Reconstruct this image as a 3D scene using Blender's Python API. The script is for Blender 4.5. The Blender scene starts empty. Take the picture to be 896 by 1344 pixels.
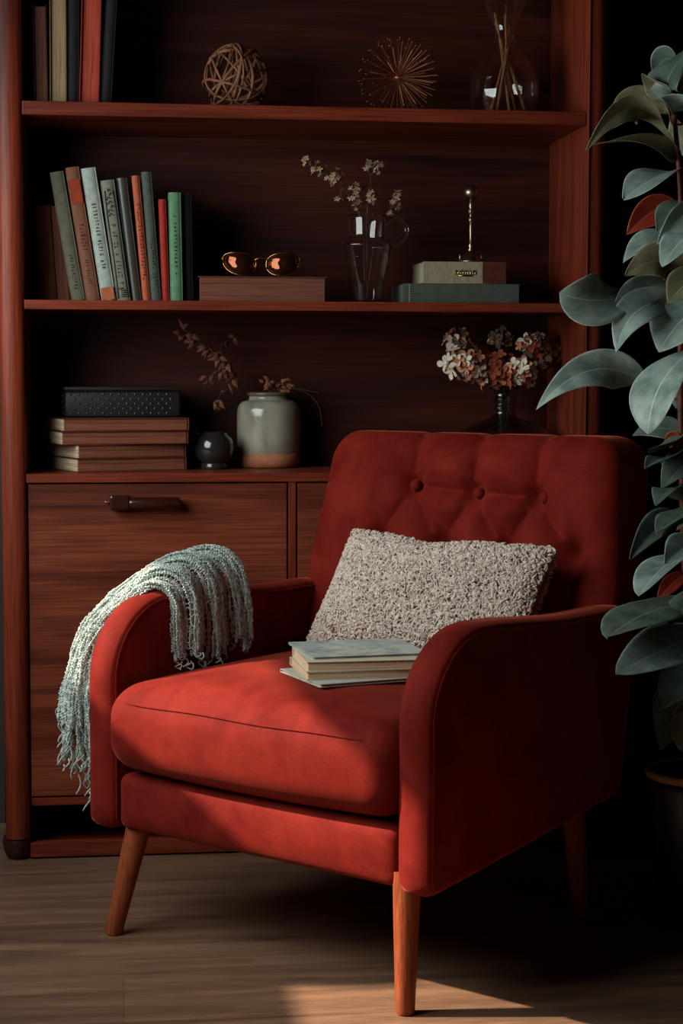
import bpy, math, random
import numpy as np
from mathutils import Vector, Matrix
random.seed(7); rng = np.random.default_rng(7)
S = bpy.context.scene; C = S.collection
rad = math.radians

# ---------------------------------------------------------------- camera
IW, IH = 896, 1344
class View:
    def __init__(s, f, p, y, r):
        p, y, r = rad(p), rad(y), rad(r); s.f = f
        s.fw = np.array([math.sin(y)*math.cos(p), math.cos(y)*math.cos(p), -math.sin(p)])
        r0 = np.array([math.cos(y), -math.sin(y), 0]); s.rt = r0*math.cos(r)+np.cross(r0, s.fw)*math.sin(r); s.up = np.cross(s.rt, s.fw)
    def ray(s, x, y): return s.fw*s.f+s.rt*(x-IW/2)-s.up*(y-IH/2)
    def at(s, x, y, Y=None, Z=None):
        d = s.ray(x, y); t = (Y-EYE[1])/d[1] if Y is not None else (Z-EYE[2])/d[2]
        return EYE+d*t
EYE = np.array([0, 0, 1.])
ROOM = View(2354.97, 4.352, 7.0504, .1101)            # the scene's camera
PLAN = View(2135.68, 5.3247, 5.2078, .2588)           # first survey of the shelves, in which their contents were measured
FPX, FW, RT, UP = ROOM.f, ROOM.fw, ROOM.rt, ROOM.up
cam = bpy.data.objects.new('camera', bpy.data.cameras.new('camera')); C.objects.link(cam)
cam.matrix_world = Matrix(((RT[0], UP[0], -FW[0], 0), (RT[1], UP[1], -FW[1], 0), (RT[2], UP[2], -FW[2], 1), (0, 0, 0, 1)))
cam.data.sensor_fit = 'VERTICAL'; cam.data.sensor_height = 36; cam.data.lens = FPX/IH*36
cam.data.clip_start = .05
S.camera = cam

# ---------------------------------------------------------------- light
SUN_D = Vector((1, -.17, -.80))                      # travel direction of the sunlight
w = bpy.data.worlds.new('world'); S.world = w; w.use_nodes = True
w.node_tree.nodes['Background'].inputs[0].default_value = (1, .84, .80, 1)
w.node_tree.nodes['Background'].inputs[1].default_value = .04
sl = bpy.data.lights.new('sun', 'SUN'); sl.energy = 9.0; sl.color = (1, .80, .64); sl.angle = rad(1.2)
so = bpy.data.objects.new('sun', sl); C.objects.link(so); so.rotation_euler = SUN_D.to_track_quat('-Z', 'Y').to_euler()
def area(name, loc, target, sx, sy, energy, color):
    l = bpy.data.lights.new(name, 'AREA'); l.shape = 'RECTANGLE'; l.size = sx; l.size_y = sy; l.energy = energy; l.color = color
    o = bpy.data.objects.new(name, l); C.objects.link(o); o.location = loc
    o.rotation_euler = (Vector(target)-Vector(loc)).to_track_quat('-Z', 'Y').to_euler(); return o
area('window_skylight', (-.86, 2.72, 1.36), (.9, 3.15, .8), 1.5, .85, 27, (.94, 1, .99))
S.view_settings.view_transform = 'Standard'; S.view_settings.look = 'None'; S.view_settings.gamma = 1
S.view_settings.use_curve_mapping = False; S.view_settings.exposure = 0

# ---------------------------------------------------------------- helpers
def lin(h):
    h = h.lstrip('#'); v = [int(h[i:i+2], 16)/255 for i in (0, 2, 4)]
    return tuple(x/12.92 if x <= .04045 else ((x+.055)/1.055)**2.4 for x in v)+(1,)
at = PLAN.at; ray = ROOM.ray
def tag(o, label=None, cat=None, group=None, kind=None):
    if label: o['label'] = label
    if cat: o['category'] = cat
    if group: o['group'] = group
    if kind: o['kind'] = kind
    return o
def thing(name, label, cat, loc=(0, 0, 0), rz=0, group=None):
    o = bpy.data.objects.new(name, None); C.objects.link(o); o.location = loc; o.rotation_euler = (0, 0, rz); o.empty_display_size = .05
    return tag(o, label, cat, group)
def obj(name, vf, mats, parent=None, smooth=True, loc=None, auto=None):
    v, f = vf[0], vf[1]
    me = bpy.data.meshes.new(name); me.from_pydata([tuple(map(float, p)) for p in v], [], [tuple(map(int, q)) for q in f])
    if not isinstance(mats, (list, tuple)): mats = [mats]
    for m in mats: me.materials.append(m)
    if len(vf) > 2 and vf[2] is not None: me.polygons.foreach_set('material_index', vf[2])
    if len(vf) > 3 and vf[3] is not None:
        uv = me.uv_layers.new(name='UVMap'); idx = np.empty(len(me.loops), int); me.loops.foreach_get('vertex_index', idx)
        uv.data.foreach_set('uv', np.asarray(vf[3])[idx].ravel())
    me.polygons.foreach_set('use_smooth', [smooth]*len(me.polygons)); me.update()
    if auto is not None: me.set_sharp_from_angle(angle=rad(auto))
    o = bpy.data.objects.new(name, me); C.objects.link(o)
    if parent: o.parent = parent
    if loc is not None: o.location = loc
    return o
class MB:
    def __init__(s): s.v = []; s.f = []; s.m = []; s.k = 0
    def add(s, v, f, mi=0):
        n = len(s.v); s.v += [tuple(p) for p in v]; s.f += [tuple(i+n for i in q) for q in f]; s.m += [mi]*len(f); return s
    def box(s, c, d, M=None, mi=0, bev=0):
        v, f = boxvf(d, bev); v = [Vector(p) for p in v]
        if M is not None: v = [M @ p for p in v]
        return s.add([p+Vector(c) for p in v], f, mi)
    def tube(s, P, r, n=8, mi=0, cap=True): v, f = tube(P, r, n, cap); return s.add(v, f, mi)
    def lathe(s, prof, n=48, c=(0, 0, 0), mi=0): v, f = lathe(prof, n); return s.add([(p[0]+c[0], p[1]+c[1], p[2]+c[2]) for p in v], f, mi)
    def out(s): return s.v, s.f, s.m
def boxvf(d, b=0):
    x, y, z = d[0]/2, d[1]/2, d[2]/2
    if b <= 0:
        v = [(i*x, j*y, k*z) for i in (-1, 1) for j in (-1, 1) for k in (-1, 1)]
        return v, [(0, 1, 3, 2), (4, 6, 7, 5), (0, 4, 5, 1), (2, 3, 7, 6), (0, 2, 6, 4), (1, 5, 7, 3)]
    b = min(b, x*.9, y*.9, z*.9)
    import bmesh
    bm = bmesh.new(); bmesh.ops.create_cube(bm, size=1)
    for p in bm.verts: p.co = Vector((p.co.x*2*x, p.co.y*2*y, p.co.z*2*z))
    bmesh.ops.bevel(bm, geom=bm.edges[:], offset=b, segments=2, affect='EDGES', profile=.5)
    bm.verts.index_update(); v = [tuple(p.co) for p in bm.verts]; f = [tuple(q.index for q in g.verts) for g in bm.faces]; bm.free(); return v, f
def tube(P, r, n=8, cap=True):
    P = [Vector(p) for p in P]; m = len(P)
    if not hasattr(r, '__len__'): r = [r]*m
    v = []; f = []; prev = None
    for i in range(m):
        t = (P[min(i+1, m-1)]-P[max(i-1, 0)])
        t = t.normalized() if t.length > 1e-9 else Vector((0, 0, 1))
        if prev is None:
            a = Vector((0, 0, 1)) if abs(t.z) < .9 else Vector((1, 0, 0)); a = (a-t*a.dot(t)).normalized()
        else:
            a = prev-t*prev.dot(t); a = a.normalized() if a.length > 1e-6 else t.orthogonal().normalized()
        prev = a; b = t.cross(a)
        for k in range(n):
            q = 2*math.pi*k/n; v.append(P[i]+(a*math.cos(q)+b*math.sin(q))*r[i])
    for i in range(m-1):
        for k in range(n): k2 = (k+1) % n; f.append((i*n+k, i*n+k2, (i+1)*n+k2, (i+1)*n+k))
    if cap: f.append(tuple(range(n))[::-1]); f.append(tuple((m-1)*n+k for k in range(n)))
    return v, f
def lathe(prof, n=48):
    v = []; f = []; m = len(prof)
    for r, z in prof:
        for k in range(n): a = 2*math.pi*k/n; v.append((max(r, 1e-5)*math.cos(a), max(r, 1e-5)*math.sin(a), z))
    for i in range(m-1):
        for k in range(n): k2 = (k+1) % n; f.append((i*n+k, i*n+k2, (i+1)*n+k2, (i+1)*n+k))
    return v, f
def smooth_path(P, n=8):
    P = [np.array(p, float) for p in P]; out = []
    for i in range(len(P)-1):
        a = P[max(i-1, 0)]; b = P[i]; c = P[i+1]; d = P[min(i+2, len(P)-1)]
        for k in range(n):
            t = k/n; out.append(.5*((2*b)+(c-a)*t+(2*a-5*b+4*c-d)*t*t+(-a+3*b-3*c+d)*t**3))
    out.append(P[-1]); return out
def rbox(h, r, n, deform=None):
    """cube surface grid of half sizes h with corner radius r and n=(nx,ny,nz) cells"""
    h = np.array(h, float); lines = [np.linspace(-h[i], h[i], n[i]+1) for i in range(3)]
    idx = {}; V = []; F = []
    def vid(i, j, k):
        key = (i, j, k)
        if key not in idx: idx[key] = len(V); V.append((lines[0][i], lines[1][j], lines[2][k]))
        return idx[key]
    nx, ny, nz = n
    for i in range(nx):
        for j in range(ny):
            F.append((vid(i, j, 0), vid(i, j+1, 0), vid(i+1, j+1, 0), vid(i+1, j, 0)))
            F.append((vid(i, j, nz), vid(i+1, j, nz), vid(i+1, j+1, nz), vid(i, j+1, nz)))
    for i in range(nx):
        for k in range(nz):
            F.append((vid(i, 0, k), vid(i+1, 0, k), vid(i+1, 0, k+1), vid(i, 0, k+1)))
            F.append((vid(i, ny, k), vid(i, ny, k+1), vid(i+1, ny, k+1), vid(i+1, ny, k)))
    for j in range(ny):
        for k in range(nz):
            F.append((vid(0, j, k), vid(0, j, k+1), vid(0, j+1, k+1), vid(0, j+1, k)))
            F.append((vid(nx, j, k), vid(nx, j+1, k), vid(nx, j+1, k+1), vid(nx, j, k+1)))
    V = np.array(V); inner = np.clip(V, -(h-r), h-r); d = V-inner; L = np.linalg.norm(d, axis=1, keepdims=True)
    V = inner+d/np.maximum(L, 1e-9)*r*(L > 1e-9)
    if deform is not None: V = deform(V)
    return V, F
def sstep(a, b, x): t = np.clip((x-a)/(b-a), 0, 1); return t*t*(3-2*t)

# ---------------------------------------------------------------- materials
def mat(name, col, rough=.6, metal=0, spec=.5, **kw):
    m = bpy.data.materials.new(name); m.use_nodes = True; b = m.node_tree.nodes['Principled BSDF']
    c = lin(col) if isinstance(col, str) else tuple(col)+(1,)*(4-len(col))
    b.inputs['Base Color'].default_value = c; b.inputs['Roughness'].default_value = rough; b.inputs['Metallic'].default_value = metal
    b.inputs['Specular IOR Level'].default_value = spec
    for k, v in kw.items(): b.inputs[k.replace('_', ' ')].default_value = v
    m['c'] = c[:3]; return m
def nodes(m): return m.node_tree.nodes, m.node_tree.links, m.node_tree.nodes['Principled BSDF']
def noisy(m, cols, scale=(1, 1, 1), nscale=5, detail=4, dist=0, pos=(.3, .7), bump=0, bdist=.002, coord='Object', rough=None):
    """colour ramp over stretched object-space noise, with optional bump"""
    N, L, B = nodes(m); tc = N.new('ShaderNodeTexCoord'); mp = N.new('ShaderNodeMapping'); mp.inputs['Scale'].default_value = scale
    nz = N.new('ShaderNodeTexNoise'); nz.inputs['Scale'].default_value = nscale; nz.inputs['Detail'].default_value = detail; nz.inputs['Distortion'].default_value = dist
    rp = N.new('ShaderNodeValToRGB'); e = rp.color_ramp.elements
    cols = [lin(c) if isinstance(c, str) else c for c in cols]
    for i in range(len(cols)-2): e.new(.5)
    for i, c in enumerate(cols): e[i].position = pos[0]+(pos[1]-pos[0])*i/(len(cols)-1); e[i].color = c
    L.new(tc.outputs[coord], mp.inputs[0]); L.new(mp.outputs[0], nz.inputs['Vector']); L.new(nz.outputs['Fac'], rp.inputs[0]); L.new(rp.outputs[0], B.inputs['Base Color'])
    if bump:
        bp = N.new('ShaderNodeBump'); bp.inputs['Strength'].default_value = bump; bp.inputs['Distance'].default_value = bdist
        L.new(nz.outputs['Fac'], bp.inputs['Height']); L.new(bp.outputs[0], B.inputs['Normal'])
    return m
def wood(name, axis, cols, rough=.42, k=1.0, off=0):
    """straight grain running along axis 0/1/2"""
    m = mat(name, '#5a2a1c', rough, spec=.22); N, L, B = nodes(m)
    tc = N.new('ShaderNodeTexCoord')
    def nz(sc, s, det, dist):
        mp = N.new('ShaderNodeMapping'); v = [sc*k]*3; v[axis] = s*k; mp.inputs['Scale'].default_value = v; mp.inputs['Location'].default_value = (off, off*.7, off*1.3)
        n = N.new('ShaderNodeTexNoise'); n.inputs['Scale'].default_value = 1; n.inputs['Detail'].default_value = det; n.inputs['Distortion'].default_value = dist
        L.new(tc.outputs['Object'], mp.inputs[0]); L.new(mp.outputs[0], n.inputs['Vector']); return n
    a = nz(16, 1.3, 6, .6); b = nz(330, 7, 2, 0)
    rp = N.new('ShaderNodeValToRGB'); e = rp.color_ramp.elements; cs = [lin(c) for c in cols]
    for i in range(len(cs)-2): e.new(.5)
    for i, c in enumerate(cs): e[i].position = .30+.42*i/(len(cs)-1); e[i].color = c
    L.new(a.outputs['Fac'], rp.inputs[0])
    mx = N.new('ShaderNodeMix'); mx.data_type = 'RGBA'; mx.blend_type = 'MULTIPLY'; mx.inputs[0].default_value = .75
    r2 = N.new('ShaderNodeValToRGB'); r2.color_ramp.elements[0].position = .3; r2.color_ramp.elements[0].color = (.45, .4, .38, 1); r2.color_ramp.elements[1].position = .62; r2.color_ramp.elements[1].color = (1.1, 1.1, 1.1, 1)
    L.new(b.outputs['Fac'], r2.inputs[0]); L.new(rp.outputs[0], mx.inputs[6]); L.new(r2.outputs[0], mx.inputs[7]); L.new(mx.outputs[2], B.inputs['Base Color'])
    bp = N.new('ShaderNodeBump'); bp.inputs['Strength'].default_value = .25; bp.inputs['Distance'].default_value = .0008
    L.new(b.outputs['Fac'], bp.inputs['Height']); L.new(bp.outputs[0], B.inputs['Normal']); return m
WC = ['#461a10', '#712d1b', '#873923', '#602314']
wood_x = wood('wood_horizontal', 0, WC); wood_z = wood('wood_vertical', 2, WC, off=3); wood_door = wood('wood_door', 0, ['#2e120c', '#6c301d', '#8c452b', '#4a1e12'], .5, .8, 7)
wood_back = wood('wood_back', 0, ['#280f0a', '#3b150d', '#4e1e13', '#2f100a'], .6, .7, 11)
wood_dark = wood('wood_dark', 2, ['#2c130d', '#40201a'], .4)
leg_wood = wood('leg_wood', 2, ['#7a3820', '#a35634', '#8c4528'], .35, 1.5, 5)

def velvet():
    m = mat('red_velvet', '#a01a14', .8, spec=.12); N, L, B = nodes(m)
    B.inputs['Sheen Weight'].default_value = .42; B.inputs['Sheen Roughness'].default_value = .35; B.inputs['Sheen Tint'].default_value = (1, .20, .12, 1)
    tc = N.new('ShaderNodeTexCoord')
    n1 = N.new('ShaderNodeTexNoise'); n1.inputs['Scale'].default_value = 10; n1.inputs['Detail'].default_value = 7; n1.inputs['Distortion'].default_value = .45; n1.inputs['Roughness'].default_value = .6
    n2 = N.new('ShaderNodeTexNoise'); n2.inputs['Scale'].default_value = 420; n2.inputs['Detail'].default_value = 2
    rp = N.new('ShaderNodeValToRGB'); rp.color_ramp.elements[0].position = .33; rp.color_ramp.elements[0].color = lin('#72120c'); rp.color_ramp.elements[1].position = .68; rp.color_ramp.elements[1].color = lin('#93281b')
    mx = N.new('ShaderNodeMix'); mx.data_type = 'RGBA'; mx.blend_type = 'MULTIPLY'; mx.inputs[0].default_value = .5
    bp = N.new('ShaderNodeBump'); bp.inputs['Strength'].default_value = .3; bp.inputs['Distance'].default_value = .0006
    for n in (n1, n2): L.new(tc.outputs['Object'], n.inputs['Vector'])
    L.new(n1.outputs['Fac'], rp.inputs[0]); L.new(rp.outputs[0], mx.inputs[6]); L.new(n2.outputs['Fac'], mx.inputs[7]); L.new(mx.outputs[2], B.inputs['Base Color'])
    L.new(n2.outputs['Fac'], bp.inputs['Height']); L.new(bp.outputs[0], B.inputs['Normal']); return m
VEL = velvet(); VEL_D = mat('red_velvet_seam', '#6a120e', .8, spec=.2); STITCH = mat('red_stitch_thread', '#5a1410', .8)
def glass(name, col=(1, 1, 1, 1), rough=0): return mat(name, col, rough, Transmission_Weight=1.0, IOR=1.45)
GLASS = glass('clear_glass', (1, 1, .98, 1)); GLASS_S = glass('smoky_glass', (.62, .62, .56, 1))
PAGE = noisy(mat('page_edges', '#cbb79c', .9), ['#a08c72', '#d8c8ae', '#bca88c'], (1, 1, 1), 1, 2)
def pages(name, cols, axis=2, fine=700):
    m = mat(name, cols[0], .9); sc = [6, 6, 6]; sc[axis] = fine; return noisy(m, cols, sc, 1, 3, 0, (.35, .65), .2, .0005)

# ---------------------------------------------------------------- room
def plank_floor():
    m = mat('floor_wood', '#6b5240', .42, spec=.45); N, L, B = nodes(m); tc = N.new('ShaderNodeTexCoord')
    br = N.new('ShaderNodeTexBrick'); br.offset = .37; br.inputs['Scale'].default_value = 1; br.inputs['Brick Width'].default_value = 1.6; br.inputs['Row Height'].default_value = .21
    br.inputs['Mortar Size'].default_value = .0012; br.inputs['Color1'].default_value = (.9, .9, .9, 1); br.inputs['Color2'].default_value = (1.08, 1.05, 1.0, 1); br.inputs['Mortar'].default_value = (.7, .68, .66, 1)
    mp = N.new('ShaderNodeMapping'); mp.inputs['Scale'].default_value = (1.6, 16, 1); n1 = N.new('ShaderNodeTexNoise'); n1.inputs['Scale'].default_value = 1; n1.inputs['Detail'].default_value = 6; n1.inputs['Distortion'].default_value = 1.2
    mp2 = N.new('ShaderNodeMapping'); mp2.inputs['Scale'].default_value = (18, 420, 1); n2 = N.new('ShaderNodeTexNoise'); n2.inputs['Scale'].default_value = 1; n2.inputs['Detail'].default_value = 3
    rp = N.new('ShaderNodeValToRGB'); e = rp.color_ramp.elements; e.new(.5)
    for i, (p, c) in enumerate(((.3, '#644c40'), (.5, '#846650'), (.7, '#9c7a60'))): e[i].position = p; e[i].color = lin(c)
    r2 = N.new('ShaderNodeValToRGB'); r2.color_ramp.elements[0].position = .35; r2.color_ramp.elements[0].color = (.62, .58, .55, 1); r2.color_ramp.elements[1].position = .65; r2.color_ramp.elements[1].color = (1.05, 1.05, 1.05, 1)
    a = N.new('ShaderNodeMix'); a.data_type = 'RGBA'; a.blend_type = 'MULTIPLY'; a.inputs[0].default_value = .9
    b = N.new('ShaderNodeMix'); b.data_type = 'RGBA'; b.blend_type = 'MULTIPLY'; b.inputs[0].default_value = .8
    L.new(tc.outputs['Object'], br.inputs[0])
    for q, n in ((mp, n1), (mp2, n2)): L.new(tc.outputs['Object'], q.inputs[0]); L.new(q.outputs[0], n.inputs['Vector'])
    L.new(n1.outputs['Fac'], rp.inputs[0]); L.new(n2.outputs['Fac'], r2.inputs[0])
    L.new(rp.outputs[0], a.inputs[6]); L.new(br.outputs['Color'], a.inputs[7]); L.new(a.outputs[2], b.inputs[6]); L.new(r2.outputs[0], b.inputs[7]); L.new(b.outputs[2], B.inputs['Base Color'])
    bp = N.new('ShaderNodeBump'); bp.inputs['Strength'].default_value = .35; bp.inputs['Distance'].default_value = .0008; L.new(n2.outputs['Fac'], bp.inputs['Height']); L.new(bp.outputs[0], B.inputs['Normal'])
    return m
WALLM = noisy(mat('dark_wall_paint', '#352e2d', .9, spec=.2), ['#403736', '#4a403f'], nscale=3)
WALLR = mat('low_bounce_paint', '#1c1817', .9, spec=.1)  # darkened for the unseen right wall and ceiling, to cut their bounce light
TRIM = mat('dark_trim_paint', '#3a3230', .6)
def struct(name, mb, m, smooth=False): o = obj(name, mb.out(), m, smooth=smooth); o['kind'] = 'structure'; return o
WY = 4.03; WX = -.90
b = MB(); b.box((.75, 1.7, -.025), (3.42, 4.9, .05)); struct('floor', b, plank_floor())
b = MB(); b.box((.75, WY+.05, 1.25), (3.42, .1, 2.6)); struct('wall_back', b, WALLM)
b = MB(); b.box((2.41, 1.7, 1.25), (.1, 4.9, 2.6)); struct('wall_right', b, WALLR)
b = MB(); b.box((.75, 1.7, 2.6), (3.42, 4.9, .1)); struct('ceiling', b, WALLR)
# left wall with two window openings, the nearer one with the lower sill
def zs(s): return s-.80*WX
yj = 2.885+.17*1.17                      # jamb between the two windows
Zlo, Zmid, Ztop = zs(.218), zs(.38), zs(.77)
b = MB()
def wb(y0, y1, z0, z1): b.box((WX-.05, (y0+y1)/2, (z0+z1)/2), (.1, y1-y0, z1-z0))
wb(-.75, 1.4, 0, 2.55); wb(1.4, yj, 0, Zlo); wb(yj, 3.62, 0, Zmid); wb(1.4, 3.62, 1.95, 2.55); wb(3.62, WY, 0, 2.55)
struct('wall_left', b, WALLM)
b = MB()
for y in (1.415, 2.3): b.box((WX-.03, y, (Zlo+Ztop)/2), (.05, .03, Ztop-Zlo))
b.box((WX-.03, (1.4+yj)/2, Ztop-.012), (.05, yj-1.4, .025)); b.box((WX-.075, (1.4+yj)/2, (Ztop+1.95)/2), (.012, yj-1.4, 1.95-Ztop)); struct('window_1', b, TRIM)   # the unseen blind board above is added to cut off the higher sun
b = MB(); b.box((WX-.03, 3.605, (Zmid+Ztop)/2), (.05, .03, Ztop-Zmid)); b.box((WX-.03, (yj+3.62)/2, Ztop-.012), (.05, 3.62-yj, .025)); b.box((WX-.075, (yj+3.62)/2, (Ztop+1.95)/2), (.012, 3.62-yj, 1.95-Ztop)); struct('window_2', b, TRIM)  # upper board likewise unseen, added to limit the sun
b = MB(); b.box((-.58, WY-.008, .06), (.64, .016, .12)); b.box((1.72, WY-.008, .06), (1.28, .016, .12)); struct('baseboard_back', b, TRIM)

# ---------------------------------------------------------------- bookcase
D = 3.2135; XL, XR, ZT, ZM, ZC, DB = -.3234, .7697, 1.4903, 1.1142, .7774, .303
bc = thing('bookcase', 'tall dark red-brown wooden bookcase with open shelves over cabinet doors', 'bookcase', (0, D, 0))
def bp_(name, boxes, m, parent=bc, bev=.0015, smooth=False, lab=None):
    q = MB()
    for x0, x1, y0, y1, z0, z1 in boxes: q.box(((x0+x1)/2, (y0+y1)/2, (z0+z1)/2), (x1-x0, y1-y0, z1-z0), bev=bev)
    o = obj(name, q.out(), m, parent, smooth=smooth)
    if lab: o['label'] = lab
    return o
TOP = 1.98
def post(cx, flat=False):                                              # rounded front post; the right one has a flat face
    w2 = .0235; prof = []
    if flat: prof = [(cx-w2, -.012), (cx-w2+.0012, -.0185), (cx-w2+.0035, -.0195), (cx-w2+.0052, -.0175), (cx-w2+.006, -.0145), (cx-w2+.022, -.015)]+[(cx-w2+.022+.025*math.sin(math.pi/2*k/8), -.015+.040*(1-math.cos(math.pi/2*k/8))) for k in range(1, 9)]  # inner edge bead is added to catch a thin highlight
    else:
        for k in range(13): a = math.pi*k/12; prof.append((cx-w2*math.cos(a), -.004-.017*math.sin(a)))
    prof = [(cx-w2, .05)]+prof+[(cx+w2, .05)]; n = len(prof)
    v = [(x, y, .045) for x, y in prof]+[(x, y, TOP) for x, y in prof]
    f = [(i, (i+1) % n, n+(i+1) % n, n+i) for i in range(n)]+[tuple(range(n))[::-1], tuple(range(n, 2*n))]
    return obj('post', (v, f), wood_z, bc, auto=40)
for cx in (XL-.0245, XR+.0265):
    post(cx, cx > 0); q = MB(); q.lathe([(0, 0), (.020, 0), (.024, .004), (.030, .02), (.0315, .034), (.029, .046), (0, .046)], 24, (cx, .015, 0)); obj('foot', q.out(), wood_dark, bc)
bp_('side_panel', [(XL-.03, XL-.001, .02, DB, 0.02, TOP)], wood_z); bp_('side_panel', [(XR+.001, XR+.03, .02, DB, 0.02, TOP)], wood_z)
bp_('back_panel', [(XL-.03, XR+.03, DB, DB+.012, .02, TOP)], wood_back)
bp_('top_board', [(XL-.045, XR+.05, -.005, DB, TOP, TOP+.025)], wood_x)
bp_('shelf', [(XL-.001, XR+.002, -.012, DB, ZT-.0262, ZT)], wood_x)
bp_('shelf', [(XL-.001, XR+.002, -.012, DB, ZM-.0185, ZM)], wood_x)
bp_('cabinet_top', [(XL-.001, XR+.002, -.010, DB, ZC-.018, ZC)], wood_x)
# cabinet front: two doors with a stile between
xd = .180
dr = bp_('door', [(XL+.002, xd, -.004, .016, .128, ZC-.021)], wood_door)
bp_('stile', [(xd+.003, xd+.018, -.006, .02, .11, ZC-.018)], wood_z)
bp_('door', [(xd+.021, XR-.002, -.004, .016, .128, ZC-.021)], wood_door)
bp_('bottom_rail', [(XL, XR, .0, .018, .108, .125)], wood_x)
bp_('cabinet_floor', [(XL, XR, .018, DB, .108, .122)], wood_x)
bp_('plinth', [(XL-.001, XR, -.006, .016, .004, .034)], wood_x); bp_('plinth_board', [(XL, XR, .016, DB, .004, .018)], wood_x)
hw = mat('dark_handle_wood', '#33160f', .22, spec=.7)
q = MB(); q.box((-.146, -.020, .7205), (.038, .032, .029), bev=.004)
h = obj('handle', q.out(), hw, dr, smooth=False); h['label'] = 'dark polished block and bar handle'
q = MB(); q.tube([(-.127, -.030, .7195), (-.122, -.030, .7195), (-.035, -.030, .7195), (-.031, -.030, .7195)], [.0105, .012, .012, .0105], 16); q.box((-.040, -.018, .7195), (.014, .024, .018), bev=.002); obj('handle_bar', q.out(), hw, h, auto=40)
q = MB(); q.box((-.170, -.014, .7215), (.010, .018, .004), bev=.001); obj('handle_glint', q.out(), mat('glint_metal', '#b09070', .35, .9), h)  # pale metal chip stands in for the glint at the handle's left end

# survey frame -> room frame (one similarity per shelf; the cabinet keeps its feet on the floor)
D2, XL2, KX, KZ = 3.7033, -.1878, 1.055, 1.0535
ZS = ((ZT, 1.5474), (ZM, 1.1515), (ZC, .7990))
def mx(x): return XL2+(x-XL)*KX
def mz(z): return float(np.interp(z, (0, ZC, ZM, ZT, ZT+1), (0, .7990, 1.1515, 1.5474, 1.5474+KZ)))
bc.location = (0, D2, 0)
for o in bc.children_recursive:
    for v in o.data.vertices: v.co = (mx(v.co.x), v.co.y, mz(v.co.z))
    o.data.update()
BEFORE = set(bpy.data.objects)

# ---------------------------------------------------------------- books helpers
def glyphs(mb, origin, ux, uz, n, h, length, seed, mi=0, thick=.0004):
    """small illegible marks running along ux, height h along uz"""
    r = random.Random(seed); un = Vector(ux).cross(Vector(uz)).normalized(); o = Vector(origin); ux = Vector(ux); uz = Vector(uz)
    M = Matrix((ux, uz, un)).transposed().to_4x4(); step = length/n
    for i in range(n):
        if r.random() < .14: continue
        x = i*step
        for _ in range(r.choice((2, 3))):
            if r.random() < .5: c = o+ux*(x+r.uniform(.15, .6)*step)+uz*(h*.5); d = (step*.16, h, thick)
            else: c = o+ux*(x+step*.4)+uz*(h*r.choice((.08, .5, .92))); d = (step*.6, h*.16, thick)
            mb.box(c, d, M, mi)
def book_upright(name, label, x0, x1, z0, h, dep, Yf, lean, cover, pg, spine='spine', marks=None, mark_mat=None, group=None, curl=0, category='book'):
    """standing book; x0..x1 at its foot, lean (rad, + = top to the left), spine or fore-edge forward"""
    w = x1-x0; t = thing(name, label, category, ((x0+x1)/2, Yf, z0), 0, group); t.rotation_euler = (0, -lean, 0)
    c = .0022 if w > .012 else .0012
    q = MB()
    if spine == 'spine':
        q.box((-w/2+c/2, dep/2, h/2), (c, dep, h), bev=.0004); q.box((w/2-c/2, dep/2, h/2), (c, dep, h), bev=.0004)
        pr_ = []; n = 9; v = []; f = []
        for k in range(n): a = math.pi*k/(n-1); pr_.append((-w/2*math.cos(a), .0035-.0065*math.sin(a)))
        inn = [(x*(1-2*c/w), y+c) for x, y in pr_]; ring = pr_+inn[::-1]; m = len(ring)
        v = [(x, y, 0) for x, y in ring]+[(x, y, h) for x, y in ring]
        f = [(i, (i+1) % m, m+(i+1) % m, m+i) for i in range(m)]+[tuple(range(m))[::-1], tuple(range(m, 2*m))]
        q.add(v, f)
    else:
        q.box((-w/2+c/2, dep/2, h/2), (c, dep, h), bev=.0004); q.box((w/2-c/2, dep/2, h/2), (c, dep, h), bev=.0004); q.box((0, dep-c/2, h/2), (w, c, h), bev=.0004)
    co = obj('cover', q.out(), cover, t, auto=40)
    q = MB(); q.box((0, dep/2+(.003 if spine == 'spine' else 0), h/2), (w-2*c-.0004, dep-.012, h-.006), bev=.0006); obj('pages', q.out(), pg, t, smooth=False)
    if marks:
        for (z, L, hh, n, sd) in marks:
            q = MB(); glyphs(q, (-hh/2, -.0034, z+L), (0, 0, -1), (1, 0, 0), n, hh, L, sd); obj('spine_lettering', q.out(), mark_mat, co, smooth=False)
    return t
def pxbook(name, label, bl, br, ybot, ytop, xtop, Yf, z0, dep, cover, pg, **k):
    a = at(bl, ybot, Y=Yf); c = at(br, ybot, Y=Yf); tp = at(xtop, ytop, Y=Yf); bm = (a+c)/2
    lean = math.atan2(bm[0]-tp[0], tp[2]-z0); h = math.hypot(bm[0]-tp[0], tp[2]-z0)
    w = (c[0]-a[0])*math.cos(lean); x0 = bm[0]-w/2; lift = abs(math.sin(lean))*w/2
    return book_upright(name, label, x0, x0+w, z0+lift+.0003, h-lift, dep, Yf, lean, cover, pg, **k)
def clothm(n, c, r=.75, s=300): c2 = [x*.72 for x in lin(c)[:3]]+[1]; return noisy(mat(n, c, r, spec=.3), [tuple(c2), lin(c)], nscale=60, detail=5, pos=(.3, .6), bump=.15, bdist=.0005)
INK = mat('dark_ink', '#2c2522', .8); INKR = mat('faded_red_ink', '#5e2018', .8)
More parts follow.
